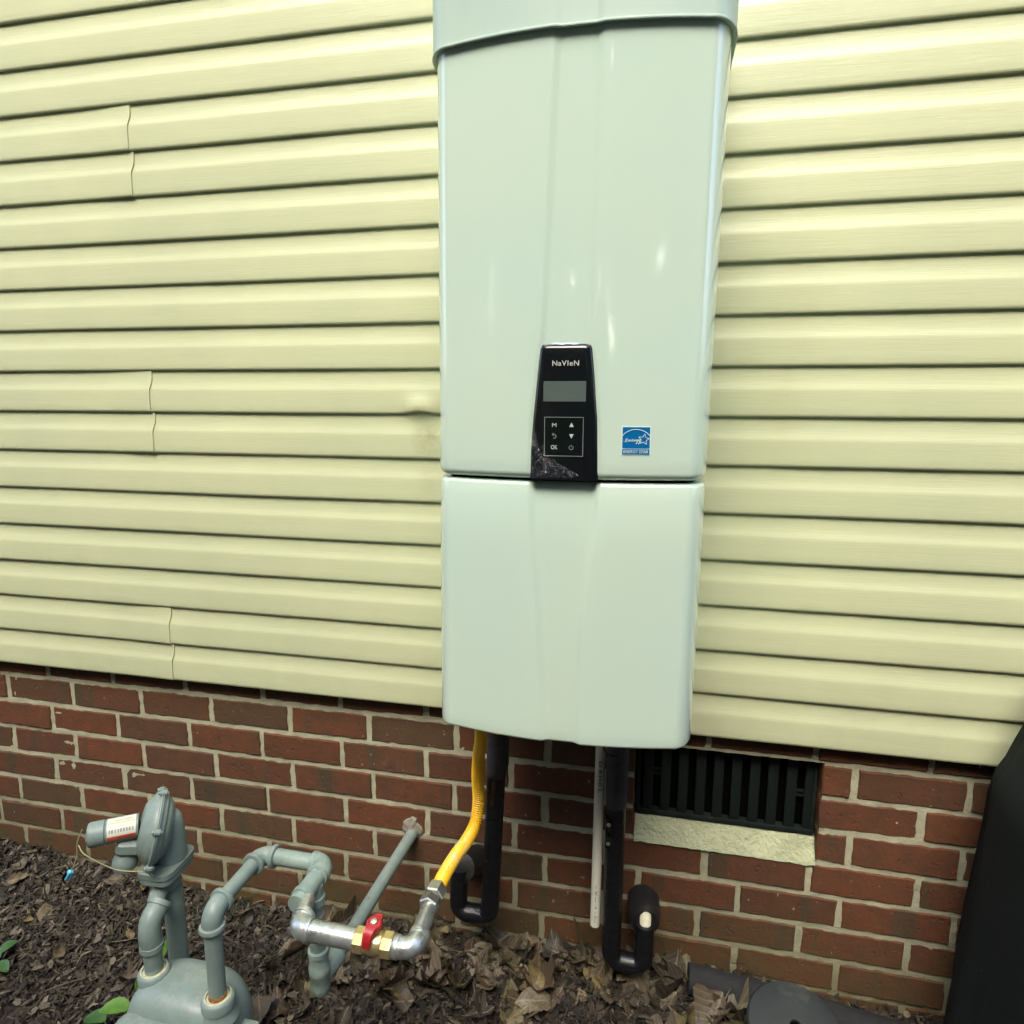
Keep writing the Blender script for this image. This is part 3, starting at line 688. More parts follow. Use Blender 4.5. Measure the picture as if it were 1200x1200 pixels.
patch('display', .4415, .5100, .7395, .7715, OFF + .0002, M['lcd'], bz)
patch('button_pad', .4445, .5065, .6525, .7140, OFF + .0003, M['pad'], bz)
# thin pale outline of the pad
bm = bmesh.new()
for (a, b_, c_, d_) in ((.4440, .5070, .7140, .7147), (.4440, .5070, .6518, .6525), (.4438, .4445, .6518, .7147), (.5065, .5072, .6518, .7147)):
    box(bm, a, b_, front_y((a + b_) / 2) - OFF - .0006, front_y((a + b_) / 2) - OFF + .0008, c_, d_)
fin(bm, 'pad_outline', M['printdim'], bz, smooth=False)

def text_mesh(s, size, bold=0.0, ext=0.0002, space=1.0, shear=0.0):
    cu = bpy.data.curves.new('t', 'FONT'); cu.body = s; cu.size = size; cu.extrude = ext; cu.offset = bold; cu.resolution_u = 3
    cu.align_x = 'CENTER'; cu.align_y = 'CENTER'; cu.space_character = space; cu.shear = shear
    o = bpy.data.objects.new('t', cu); COL.objects.link(o); bpy.context.view_layer.update()
    me = bpy.data.meshes.new_from_object(o.evaluated_get(bpy.context.evaluated_depsgraph_get()))
    bpy.data.objects.remove(o); bpy.data.curves.remove(cu); return me
def front_text(name, s, x, z, size, mt, parent, off=OFF, fit=None, **kw):
    me = text_mesh(s, size, **kw)
    xs2 = [v.co.x for v in me.vertices]; wd = max(xs2) - min(xs2); k = (fit / wd) if fit else 1
    for v in me.vertices:
        X = x + v.co.x * k; v.co = Vector((X, front_y(X) - off - .0005 - v.co.z, z + v.co.y))
    return link_mesh(name, me, mt, parent, smooth=False)
def front_poly(name, pts, mt, parent, off=OFF, th=.0004):
    bm = bmesh.new(); f = bm.faces.new([bm.verts.new((x, front_y(x) - off - th, z)) for x, z in pts])
    r = bmesh.ops.extrude_face_region(bm, geom=[f]); bmesh.ops.translate(bm, verts=[v for v in r['geom'] if isinstance(v, bmesh.types.BMVert)], vec=(0, th, 0))
    return fin(bm, name, mt, parent, smooth=False)
def front_line(bm, pts, wd, off=OFF, yf=front_y):
    V = [Vector((p[0], 0, p[1])) for p in pts]
    for i in range(len(V) - 1):
        d = (V[i + 1] - V[i]).normalized(); nrm = Vector((-d.z, 0, d.x)) * wd / 2; a, b_ = V[i] - d * wd * .3, V[i + 1] + d * wd * .3
        bm.faces.new([bm.verts.new((q.x, yf(q.x) - off - .0007, q.z)) for q in (a - nrm, b_ - nrm, b_ + nrm, a + nrm)])
front_text('brand_lettering', 'NaVIeN', .4768, .7990, .0115, M['print'], bz, fit=.0425, bold=.00012, space=1.12)
front_text('letter_m', 'M', .4600, .7015, .0085, M['print'], bz, fit=.0070)
front_text('letter_ok', 'OK', .4602, .6658, .0095, M['print'], bz, fit=.0105)
front_poly('up_arrow', [(.4845, .6990), (.4917, .6990), (.4881, .7060)], M['print'], bz)
front_poly('down_arrow', [(.4845, .6875), (.4917, .6875), (.4881, .6805)], M['print'], bz)
bm = bmesh.new()
front_line(bm, [(.4575, .6868), (.4612, .6866), (.4632, .6848), (.4632, .6824), (.4612, .6808), (.4590, .6806)], .0009)
front_line(bm, [(.4592, .6890), (.4570, .6868), (.4592, .6846)], .0009)
fin(bm, 'return_arrow', M['printdim'], bz, smooth=False)
bm = bmesh.new()
front_line(bm, [(.4881 + .0034 * sin(radians(40 + 280 * k / 14)), .6660 + .0034 * cos(radians(40 + 280 * k / 14))) for k in range(15)], .0008)
front_line(bm, [(.4881, .6668), (.4881, .6702)], .0008)
fin(bm, 'power_mark', M['printdim'], bz, smooth=False)
# wrinkled remains of the protective film on the panel
bm = bmesh.new(); nx, nz = 50, 42; gr = []
for j in range(nz + 1):
    row = []
    for i in range(nx + 1):
        t, s = i / nx, j / nz; x = .4210 + .080 * t * (.8 + .2 * sin(s * 5)); z = .6160 + (.060 * (1 - t) ** 1.6 + .030 + .008 * sin(t * 17)) * s * (1 - .25 * t)
        e = 0.0010 + 0.0016 * abs(noise.noise(Vector((x * 130, z * 90, 1)))) + 0.0008 * noise.noise(Vector((x * 330 + z * 200, z * 260, 5)))
        row.append(bm.verts.new((x + .0012 * noise.noise(Vector((0, z * 160, 3))), front_y(x) - OFF - e, z + .002 * noise.noise(Vector((x * 90, 0, 3))))))
    gr.append(row)
for j in range(nz):
    for i in range(nx): bm.faces.new((gr[j][i], gr[j][i + 1], gr[j + 1][i + 1], gr[j + 1][i]))
fin(bm, 'clear_film', M['film'], bz, sharp=180)
bm = bmesh.new(); pr = []
for z, d in ((.8288, .0022), (.8312, .0012)): pr.append([bm.verts.new((.455 + .043 * i / 8, front_y(.455 + .043 * i / 8) - d, z + .0006 * sin(i * 1.7))) for i in range(9)])
for i in range(8): bm.faces.new((pr[0][i], pr[0][i + 1], pr[1][i + 1], pr[1][i]))
fin(bm, 'blue_film_strip', M['bluefilm'], bz)

# energy label
EX0, EX1, EZ0, EZ1 = .5690, .6120, .6560, .6995; EW = EX1 - EX0
st = patch('energy_label', EX0 - .0014, EX1 + .0014, EZ0 - .0014, EZ1 + .0014, .0006, M['paper'], hw)
front_poly('upper_field', [(EX0, EZ0 + .0098), (EX0 + EW * .25, EZ0 + .0098), (EX0 + EW * .5, EZ0 + .0098), (EX0 + EW * .75, EZ0 + .0098), (EX1, EZ0 + .0098), (EX1, EZ1), (EX0 + EW * .75, EZ1), (EX0 + EW * .5, EZ1), (EX0 + EW * .25, EZ1), (EX0, EZ1)], M['blue'], st, off=.0007, th=.0003)
front_poly('lower_field', [(EX0, EZ0), (EX0 + EW * .25, EZ0), (EX0 + EW * .5, EZ0), (EX0 + EW * .75, EZ0), (EX1, EZ0), (EX1, EZ0 + .0085), (EX0 + EW * .75, EZ0 + .0085), (EX0 + EW * .5, EZ0 + .0085), (EX0 + EW * .25, EZ0 + .0085), (EX0, EZ0 + .0085)], M['blue'], st, off=.0007, th=.0003)
def E_(u, v): return (EX0 + EW * u, EZ0 + (EZ1 - EZ0) * v)
bm = bmesh.new(); LO = .0012
front_line(bm, [E_(0.5 + 0.62 * sin(a), 0.35 + 0.57 * cos(a)) for a in [radians(-53 + 106 * k / 20) for k in range(21)]], .0010, LO)
star = []
for k in range(10):
    a = radians(8) + pi * k / 5; rr = 0.205 if k % 2 == 0 else 0.095; star.append(E_(0.785 + rr * sin(a), 0.555 + rr * cos(a)))
front_line(bm, star + [star[0]], .0008, LO)
scr = [(.05, .47), (.12, .46), (.17, .52), (.18, .58), (.14, .57), (.12, .50), (.16, .455), (.22, .50), (.25, .55), (.25, .48), (.29, .54), (.31, .48), (.35, .50), (.38, .55), (.35, .56), (.35, .50), (.40, .48), (.44, .55), (.44, .49), (.49, .54), (.53, .55), (.49, .50), (.53, .49), (.57, .56), (.52, .39), (.50, .41), (.58, .50), (.60, .56), (.61, .50), (.66, .57), (.60, .38), (.58, .40), (.68, .50)]
front_line(bm, [E_(*p) for p in scr], .0007, LO)
fin(bm, 'arc_star_script', M['paper'], st, smooth=False)
front_text('energy_star_lettering', 'ENERGY STAR', (EX0 + EX1) / 2, EZ0 + .0043, .0072, M['paper'], st, off=.0008, fit=EW * .90)

# ------------------------------------------------------------------ pipes under the heater
def cyl_thing_part(name, pts, r, mt, parent, seg=24, smooth=True):
    bm = bmesh.new(); tube(bm, pts, r, seg); return fin(bm, name, mt, parent)
def seglist(c, R, n=8):
    """rounded polyline"""
    out = [Vector(c[0])]
    for a, b_, d in zip(c, c[1:], c[2:]): out += arc(a, b_, d, R, n)
    out.append(Vector(c[-1])); return out

# left insulated water pipe
lp = thing('insulated_pipe', 'left black foam-wrapped water pipe beside the yellow gas hose, hooking back into the brick', 'pipe', (0.29, -0.09, -0.5), group='insulated water pipes')
PY = -0.085
bm = bmesh.new(); tube(bm, seglist([(0.293, PY, -0.10), (0.277, PY, -0.472), (0.197, PY + .004, -0.478), (0.200, PY + .012, -0.366)], 0.024, 7), 0.0213, 24)
fin(bm, 'foam_wrap', M['foam'], lp)
bm = bmesh.new(); tube(bm, [(0.298, PY + .003, 0.20), (0.297, PY, 0.0), (0.2965, PY, -0.075), (0.2945, PY, -0.093), (0.293, PY, -0.104)], [.0262, .0258, .0252, .0225, .0216], 24); fin(bm, 'foam_sleeve', M['sleeve'], lp)
bm = bmesh.new(); tube(bm, [(0.200, PY + .012, -0.370), (0.2005, PY + .016, -0.358), (0.203, PY + .034, -.357)], 0.0125, 20); fin(bm, 'bare_pipe', M['pvc'], lp)
bm = bmesh.new(); tube(bm, [(0.2035, -.072, -.366), (0.205, -.074, -.366), (0.215, -.02, -.388), (0.226, .033, -.418)], [.024, .034, .037, .037], 28); fin(bm, 'wall_boot', M['rubber'], lp)
# right insulated pipe
rp = thing('insulated_pipe', 'right black foam-wrapped water pipe beside the white drain pipe, hooking into the brick', 'pipe', (0.565, -0.09, -0.53), group='insulated water pipes')
bm = bmesh.new(); tube(bm, seglist([(0.566, PY, -0.14), (0.5655, PY, -0.530), (0.6385, PY + .004, -0.537), (0.6400, PY + .010, -0.433)], 0.024, 7), 0.0218, 24)
fin(bm, 'foam_wrap', M['foam'], rp)
bm = bmesh.new(); tube(bm, [(0.5665, PY, 0.20), (0.5665, PY, 0.0), (0.5662, PY, -0.095), (0.566, PY, -0.125), (0.566, PY, -0.142)], [.0245, .0245, .024, .0225, .0221], 24); fin(bm, 'foam_sleeve', M['sleeve'], rp)
bm = bmesh.new(); tube(bm, [(0.6400, PY + .010, -0.436), (0.640, PY + .013, -0.427), (0.640, PY + .026, -0.424), (.639, PY + .05, -.428)], 0.0130, 20); fin(bm, 'bare_pipe', M['cpvc'], rp)
bm = bmesh.new(); tube(bm, [(0.6390, -.060, -.441), (0.6385, -.062, -.441), (0.636, -.025, -.436), (0.634, .033, -.458)], [.024, .034, .037, .038], 28); fin(bm, 'wall_boot', M['rubber'], rp)
bm = bmesh.new()
box(bm, .546, .560, PY - .030, PY - .012, -.192, -.166, .004); box(bm, .549, .562, PY - .028, PY - .012, -.226, -.205, .004); box(bm, .545, .552, PY - .022, PY - .008, -.236, -.16, .003)
fin(bm, 'clamp', M['tape'], rp)
for zz in (-.168, -.213):
    bm = bmesh.new(); lathe(bm, (.553, PY - .030, zz - .004), (0, -1, 0), [(0, .0045), (.002, .0045), (.003, .003)], 12); fin(bm, 'screw_head', M['steel'], rp)

# white PVC drain pipe with printed line
pv = thing('drain_pipe', 'thin white PVC drain pipe hanging open-ended between the brick and right black pipe', 'pipe', (0.527, -0.075, -0.44))
bm = bmesh.new(); PXT, PXB, PR = .5295, .5265, .0112; PYY = -0.080
pts = [(PXT, PYY, 0.20), (PXT - .001, PYY, -.05), (PXB + .001, PYY - .002, -.25), (PXB, PYY, -.452)]
sp_ = spline(pts, 6); rg = tube(bm, sp_, PR, 24, caps=False)
inn = [bm.verts.new(v.co + (sp_[-1] - v.co) * .22) for v in rg[-1]]; inn2 = [bm.verts.new(v.co + Vector((0, 0, .02))) for v in inn]
for k in range(24):
    bm.faces.new((rg[-1][k], rg[-1][(k + 1) % 24], inn[(k + 1) % 24], inn[k])); bm.faces.new((inn[k], inn[(k + 1) % 24], inn2[(k + 1) % 24], inn2[k]))
bm.faces.new(inn2)
fin(bm, 'pipe', M['pvc'], pv)
def pipe_text(s, z, size, fit):
    me = text_mesh(s, size, ext=.00005, bold=.0001); xs2 = [v.co.x for v in me.vertices]; k = fit / (max(xs2) - min(xs2))
    for v in me.vertices:
        zz = z - v.co.x * k; t = (zz + .45) / .65; cxp = PXB + (PXT - PXB) * max(0, min(1, t))
        a = v.co.y / PR + 0.10; v.co = Vector((cxp + (PR + .0002) * sin(a), PYY - .0012 - (PR + .0002) * cos(a), zz))
    return link_mesh('printed_line', me, M['ink'], pv, smooth=False)
pipe_text('D 8350 L', -.075, .0095, .075); pipe_text('- -- /- I -- /-I  - -- I/ -- -I - /--', -.33, .0078, .215)

# black wire loop under the heater
wl = bpy.data.objects  # noqa
bm = bmesh.new(); lp_ = [(.538, -.16, .17), (.5375, -.165, .07), (.5425, -.17, .035), (.560, -.17, .021), (.577, -.17, .030), (.5835, -.17, .055), (.584, -.17, .17)]
tube(bm, spline(lp_, 8), 0.0032, 10); o = fin(bm, 'wire_loop', M['wire'], None); tag(o, 'small black wire loop hanging below the heater in front of the right black pipe', 'wire')

# yellow corrugated gas hose
yh = thing('gas_hose', 'bright yellow corrugated gas hose curving from the heater down to the galvanized elbow', 'hose', (0.239, -0.36, -0.2))
HP = [(.300, -.250, .20), (.292, -.215, .058), (.2735, -.165, -.012), (.2600, -.125, -.095), (.2580, -.112, -.160), (.2540, -.130, -.205), (.2480, -.185, -.213), (.2430, -.240, -.205), (.2400, -.295, -.200), (.2385, -.343, -.1985)]
cp = spline(HP, 60); L = [0]
for a, b_ in zip(cp, cp[1:]): L.append(L[-1] + (b_ - a).length)
tot = L[-1]; npt = int(tot / 0.0010); pts = []; rad = []; j = 0
for i in range(npt + 1):
    s = tot * i / npt
    while j < len(L) - 2 and L[j + 1] < s: j += 1
    t = (s - L[j]) / max(1e-9, L[j + 1] - L[j]); pts.append(cp[j].lerp(cp[j + 1], t))
    amp = 0.00095 * min(1, max(0.12, (s - 0.22) / 0.07)); rad.append(0.0133 + amp * (3.0 * abs(sin(pi * s / 0.0060)) - 1.8))
bm = bmesh.new(); tube(bm, pts, rad, 20); fin(bm, 'corrugated_jacket', M['yellow'], yh, sharp=180)
ax = (Vector(HP[-1]) - Vector(HP[-2])).normalized(); e0 = Vector(HP[-1])
bm = bmesh.new(); lathe(bm, e0 - ax * .002, ax, [(0, .0150), (.004, .0155), (.005, .0190), (.008, .0205), (.030, .0205), (.033, .0185), (.034, .014)], 6, phase=.3); fin(bm, 'flare_nut', M['steel'], yh, sharp=20)
bm = bmesh.new(); lathe(bm, e0 + ax * .031, ax, [(0, .0145), (.004, .0150), (.005, .0180), (.007, .0190), (.024, .0190), (.027, .0170), (.028, .013)], 6, phase=.75); fin(bm, 'adapter_nut', M['steel'], yh, sharp=20)

# ------------------------------------------------------------------ gas piping
ZP = -0.200; YR = -0.495; YB = -0.332
def elbow(name, a, c, b_, r, mt, parent, R=0.020, band=0.0045, la=0.012):
    """street elbow: fat rounded corner at c with raised bands at its mouths (a and b give directions)"""
    a, c, b_ = Vector(a), Vector(c), Vector(b_); da = (a - c).normalized(); db = (b_ - c).normalized()
    reach = R + la; pts = [c + da * reach] + arc(c + da * 1, c, c + db * 1, R, 9) + [c + db * reach]
    bm = bmesh.new(); tube(bm, pts, r, 28)
    for d in (da, db):
        lathe(bm, c + d * (reach - .010), d, [(0, r * .98), (.001, r + band * .8), (.003, r + band), (.009, r + band), (.0105, r + band * .6), (.011, r * .75)], 28)
    return fin(bm, name, mt, parent)

gp = thing('painted_gas_pipe', 'grey painted gas pipe rising from the meter and stepping back toward the brick', 'gas pipe', (-0.153, YR, -0.42))
X0 = -0.153
bm = bmesh.new(); tube(bm, [(X0, YR, -.392), (X0, YR, ZP - .02)], .0160, 28); fin(bm, 'riser', M['paint'], gp)
elbow('elbow', (X0, YR, -1), (X0, YR, ZP), (X0, 0, ZP), .0190, M['paint'], gp, R=.022, la=.013)
bm = bmesh.new(); tube(bm, [(X0, YR + .02, ZP), (X0, YB - .02, ZP)], .0145, 28); fin(bm, 'nipple', M['paint'], gp)
elbow('elbow', (X0, -1, ZP), (X0, YB, ZP), (1, YB, ZP), .0185, M['paint'], gp, R=.021, la=.013)
bm = bmesh.new(); tube(bm, [(X0 + .02, YB, ZP), (-.012 - .012, YB, ZP)], .0165, 28); o = fin(bm, 'nipple', M['paint2'], gp)
XT = -0.008
elbow('elbow', (-1, YB, ZP), (XT, YB, ZP), (XT, -1, ZP), .0215, M['paint2'], gp, R=.022, band=.001, la=.006)
# tee running toward the camera with a drop leg
bm = bmesh.new(); tube(bm, [(XT, YB - .026, ZP), (XT + .001, YR + .050, ZP)], .0185, 28)
lathe(bm, (XT, YB - .024, ZP), (0, -1, 0), [(0, .016), (.001, .0215), (.012, .0220), (.014, .0190)], 28)
lathe(bm, (XT + .001, YR + .064, ZP), (0, 1, 0), [(0, .016), (.001, .0215), (.012, .0220), (.014, .0190)], 28)
YD = -0.385
lathe(bm, (XT + .002, YD, ZP - .004), (0, 0, -1), [(0, .0185), (.022, .0185), (.024, .0215), (.040, .0215), (.042, .016)], 28)
fin(bm, 'tee', M['paint2'], gp)
bm = bmesh.new(); tube(bm, [(XT + .003, YD, ZP - .034), (XT + .006, YD, -.385)], .0155, 24); fin(bm, 'drop_leg', M['paint2'], gp)
bm = bmesh.new(); lathe(bm, (XT + .004, YD, ZP - .066), (0.02, 0, -1), [(0, .0156), (.001, .0172), (.016, .0176), (.018, .0156)], 20); fin(bm, 'sealant_ring', M['patch'], gp)
bm = bmesh.new(); DX = XT + .006
lathe(bm, (DX, YD, -.346), (0.02, 0, -1), [(0, .015), (.001, .0205), (.010, .0212), (.012, .0192), (.035, .0188), (.040, .0214), (.054, .0214), (.057, .0195), (.080, .0200), (.096, .018), (.106, .010), (.108, 0)], 26)
bd = (Vector((0.043, BF, -.367)) - Vector((DX, YD, -.425))).normalized()
lathe(bm, Vector((DX, YD, -.425)) + bd * .012, bd, [(0, .0150), (.02, .0170), (.040, .0195), (.052, .0200), (.054, .0150)], 26)
fin(bm, 'drip_tee', M['paint2'], gp)
bm = bmesh.new(); tube(bm, [Vector((DX, YD, -.425)) + bd * .055, (0.043, BF + .01, -.367)], .0150, 24); fin(bm, 'branch_pipe', M['paint'], gp)
# sealant at the joints

gs = thing('galvanized_gas_pipe', 'shiny galvanized gas pipe carrying the brass valve between tee and yellow hose', 'gas pipe', (0.05, YR, ZP - .02))
elbow('elbow', (XT + .006, 1, ZP), (0.022, YR, ZP), (1, YR, ZP), .0192, M['galv'], gs, R=.020, band=.003, la=.010)
bm = bmesh.new(); tube(bm, [(0.004, YR + .068, ZP), (0.020, YR + .022, ZP)], .0148, 24); fin(bm, 'nipple', M['galv'], gs)
bm = bmesh.new(); tube(bm, [(0.05, YR, ZP), (0.142, YR, ZP)], .0187, 28); fin(bm, 'nipple', M['galv'], gs)
elbow('elbow', (-1, YR, ZP), (0.245, YR, ZP), (0.240, 0, ZP), .0180, M['galv'], gs, R=.022, band=.002, la=.013)
bm = bmesh.new(); tube(bm, [(0.206, YR, ZP), (0.222, YR, ZP)], .0175, 24); fin(bm, 'nipple', M['galv'], gs)
bm = bmesh.new(); tube(bm, [(0.2425, YR + .03, ZP), (0.2400, -.392, ZP), (0.2395, -.380, ZP)], [.0155, .0155, .0125], 24); fin(bm, 'nipple', M['galv'], gs)

bv = thing('ball_valve', 'brass ball valve with a small red lever on the galvanized pipe', 'valve', (0.174, YR, ZP - .022))
bm = bmesh.new(); lathe(bm, (.137, YR, ZP), (1, 0, 0), [(0, .017), (.001, .0215), (.003, .0225), (.018, .0225), (.021, .0195)], 8, phase=.39); fin(bm, 'hex_end', M['brass'], bv, sharp=15)
bm = bmesh.new(); lathe(bm, (.188, YR, ZP), (1, 0, 0), [(0, .0195), (.003, .0225), (.017, .0225), (.020, .0215), (.021, .017)], 8, phase=.39); fin(bm, 'hex_end', M['brass'], bv, sharp=15)
bm = bmesh.new(); lathe(bm, (.157, YR, ZP), (1, 0, 0), [(0, .0180), (.004, .0200), (.012, .0212), (.016, .0212), (.024, .0205), (.030, .0190), (.032, .018)], 28)
lathe(bm, (.171, YR + .004, ZP + .014), (0, .1, 1), [(0, .010), (.012, .010), (.013, .0085), (.020, .0085)], 16); fin(bm, 'body', M['brass'], bv)
# red lever: round boss and a blade that reaches forward over the pipe and bends down
bm = bmesh.new(); HC = Vector((.172, YR + .004, ZP + .031))
lathe(bm, HC - Vector((0, .0, .004)), (0, -.25, 1), [(0, .0125), (.001, .0140), (.012, .0140), (.0135, .0120), (.0137, .0085), (.009, .0080)], 20)
pth = [HC + Vector((.003, .017, .004)), HC + Vector((.001, .009, .004)), HC + Vector((0, -.009, .003)), HC + Vector((-.002, -.018, .001)), HC + Vector((-.004, -.025, -.006)), HC + Vector((-.005, -.029, -.018))]
wds = [.0045, .0095, .0105, .0085, .0075, .0065]; R0 = None
for p, wd in zip(pth, wds):
    ring = [bm.verts.new(p + Vector((sx_ * wd, 0.3 * sz_ * .0045 if False else 0, sz_ * .0048))) for sx_, sz_ in ((-1, -1), (1, -1), (1, 1), (-1, 1))]
    if R0:
        for k in range(4): bm.faces.new((R0[k], R0[(k + 1) % 4], ring[(k + 1) % 4], ring[k]))
    else: bm.faces.new(ring)
    R0 = ring
bm.faces.new(R0); bmesh.ops.bevel(bm, geom=[e for e in bm.edges if len(e.link_faces) == 2 and e.calc_face_angle(0) > 1.0], offset=.0012, segments=2, affect='EDGES')
lv = fin(bm, 'lever', M['red'], bv, sharp=60)
bm = bmesh.new(); lathe(bm, HC + Vector((0, -.001, .003)), (0, -.25, 1), [(0, .0068), (.0085, .0068), (.0095, .0055)], 6); lathe(bm, HC + Vector((0, -.0015, .008)), (0, -.25, 1), [(0, .0035), (.006, .003)], 10); fin(bm, 'lever_nut', M['nut'], lv, sharp=20)

# ------------------------------------------------------------------ gas meter
gm = thing('gas_meter', 'grey painted gas meter with two pipe bosses at the bottom left corner of the photo', 'gas meter', (-0.24, -.49, -.63))
MX, MY, MZ = -.240, -.470, -.402
def sup(bm, levels, cx_, cy_, n=40, e=3.2):
    rings = []
    for z, hx, hy in levels:
        ring = []
        for k in range(n):
            a = 2 * pi * k / n; ca, sa = cos(a), sin(a)
            ring.append(bm.verts.new((cx_ + hx * (abs(ca) ** (2 / e)) * (1 if ca > 0 else -1), cy_ + hy * (abs(sa) ** (2 / e)) * (1 if sa > 0 else -1), z)))
        rings.append(ring)
    for A, B in zip(rings, rings[1:]):
        for k in range(n): bm.faces.new((A[k], A[(k + 1) % n], B[(k + 1) % n], B[k]))
    bm.faces.new(rings[0]); bm.faces.new(rings[-1])
bm = bmesh.new(); sup(bm, [(-.64, .112, .070), (-.52, .118, .075), (-.462, .117, .074), (-.437, .112, .071), (-.417, .104, .066), (-.402, .092, .060), (-.391, .072, .050), (-.385, .045, .034), (-.383, .02, .02)], MX, MY); fin(bm, 'body', M['paint'], gm)
bm = bmesh.new(); sup(bm, [(-.66, .104, .050), (-.50, .106, .050), (-.450, .103, .048), (-.428, .094, .044), (-.418, .07, .032)], MX - .004, MY - .085, e=4); fin(bm, 'front_cover', M['paint'], gm)
bm = bmesh.new(); box(bm, MX - .128, MX + .130, MY - .048, MY - .040, -.66, -.462, .003); fin(bm, 'seam_flange', M['paint'], gm)
bm = bmesh.new(); box(bm, MX + .108, MX + .150, MY - .010, MY + .012, -.60, -.458, .008); fin(bm, 'side_lug', M['paint'], gm)
for xb in (X0, -.315):
    bm = bmesh.new(); yb = YR if xb == X0 else -.470
    lathe(bm, (xb, yb, -.424), (0, 0, 1), [(0, .036), (.012, .031), (.020, .029), (.024, .0285)], 32)
    boss = fin(bm, 'boss', M['paint'], gm)
    bm = bmesh.new(); lathe(bm, (xb, yb, -.401), (0, 0, 1), [(0, .0250), (.001, .0305), (.016, .0305), (.020, .0285), (.023, .0250), (.0235, .0215), (.020, .020)], 32); fin(bm, 'union_nut', M['paint'], boss)
    bm = bmesh.new(); lathe(bm, (xb, yb, -.382), (0, 0, 1), [(0, .0262), (.002, .0266), (.0045, .0245), (.0048, .0222), (.002, .0215)], 28); fin(bm, 'sealant_ring', M['sealant'], boss)
    bm = bmesh.new(); lathe(bm, (xb, yb, -.384), (0, 0, 1), [(0, .0215), (.003, .0215), (.004, .0170), (.012, .0168)], 28); fin(bm, 'rust_ring', M['rust'] if xb == X0 else M['paint2'], boss)

# ------------------------------------------------------------------ regulator and its riser
rg_ = thing('gas_regulator', 'grey round gas regulator with a white and red label on its left arm', 'gas regulator', (-.345, -.40, -.27))
RX, RY, RZ = -.350, -.395, -.126
axd = Vector((.80, .60, -.27)).normalized()
upv = Vector((0.0, 0.10, 1)).normalized()
RC = Vector((RX, RY, RZ))
bm = bmesh.new()
lathe(bm, RC, axd, [(-.030, .028), (-.027, .046), (-.020, .055), (-.017, .057), (-.012, .066), (-.006, .069), (-.002, .070)], 40); fin(bm, 'left_case', M['paint'], rg_)
bm = bmesh.new()
lathe(bm, RC, axd, [(.002, .070), (.006, .069), (.012, .066), (.016, .058), (.020, .056), (.026, .046), (.029, .03)], 40); fin(bm, 'right_case', M['paint'], rg_)
bm = bmesh.new(); lathe(bm, RC, axd, [(-.0035, .068), (-.003, .0775), (-.0006, .0785), (-.0005, .0765), (.0005, .0765), (.0006, .0785), (.003, .0775), (.0035, .068)], 44); fin(bm, 'rim', M['paint'], rg_)
side = axd.cross(Vector((0, 0, 1))).normalized()
upr = side.cross(axd).normalized()
for k in range(6):
    a = radians(85 + 60 * k); c_ = RC + (upr * sin(a) + side * cos(a)) * .079
    bm = bmesh.new(); lathe(bm, c_ - axd * .0065, axd, [(0, .004), (.001, .0066), (.012, .0066), (.013, .004)], 10)
    lathe(bm, c_ - axd * .0095, axd, [(0, .0038), (.003, .0042), (.017, .0042), (.019, .003)], 6); fin(bm, 'rim_bolt', M['paint'], rg_)
# spring arm
T0 = RC - axd * .030 + Vector((0, 0, .006)); ta = Vector((-.80, -.60, .03)).normalized()
bm = bmesh.new(); lathe(bm, T0, ta, [(0, .0235), (.056, .0235), (.058, .0215), (.060, .0240), (.084, .0238), (.088, .0215), (.090, .015), (.090, 0)], 32); arm = fin(bm, 'spring_arm', M['paint'], rg_)
lu = ta.cross(Vector((0, 0, 1))).normalized(); lv_ = lu.cross(ta).normalized()
if lu.dot(Vector((.6, -.7, 0))) < 0: lu = -lu
def wrap(name, a0, a1, d0, d1, mt, parent, rr=.0239):
    bm = bmesh.new(); n = 10; A = []
    for d in (d0, d1): A.append([bm.verts.new(T0 + ta * d + (lv_ * sin(radians(a0 + (a1 - a0) * k / n)) + lu * cos(radians(a0 + (a1 - a0) * k / n))) * rr) for k in range(n + 1)])
    for k in range(n): bm.faces.new((A[0][k], A[0][k + 1], A[1][k + 1], A[1][k]))
    return fin(bm, name, mt, parent)
lb = wrap('warning_label', -18, 100, .004, .054, M['labelwhite'], arm)
wrap('red_band', -18, 2, .004, .054, M['labelred'], lb, .0241)
wrap('yellow_band', 60, 66, .006, .052, M['labelyellow'], lb, .0241)
wrap('yellow_band', 44, 47, .006, .052, M['labelyellow'], lb, .0241)
rr_ = random.Random(3)
for a0, a1, n_, st_ in ((18, 34, 9, .05), (72, 80, 12, .038), (-12, -5, 7, .034)):
    bm = bmesh.new()
    for k in range(n_):
        d = .008 + st_ * k / n_ * .9; ww = st_ / n_ * rr_.uniform(.4, .7)
        A = [[bm.verts.new(T0 + ta * dd + (lv_ * sin(radians(aa)) + lu * cos(radians(aa))) * .0243) for aa in (a0, a1)] for dd in (d, d + ww)]
        bm.faces.new((A[0][0], A[0][1], A[1][1], A[1][0]))
    fin(bm, 'small_print', M['printdim'] if a0 != -12 else M['red'], lb, smooth=False)
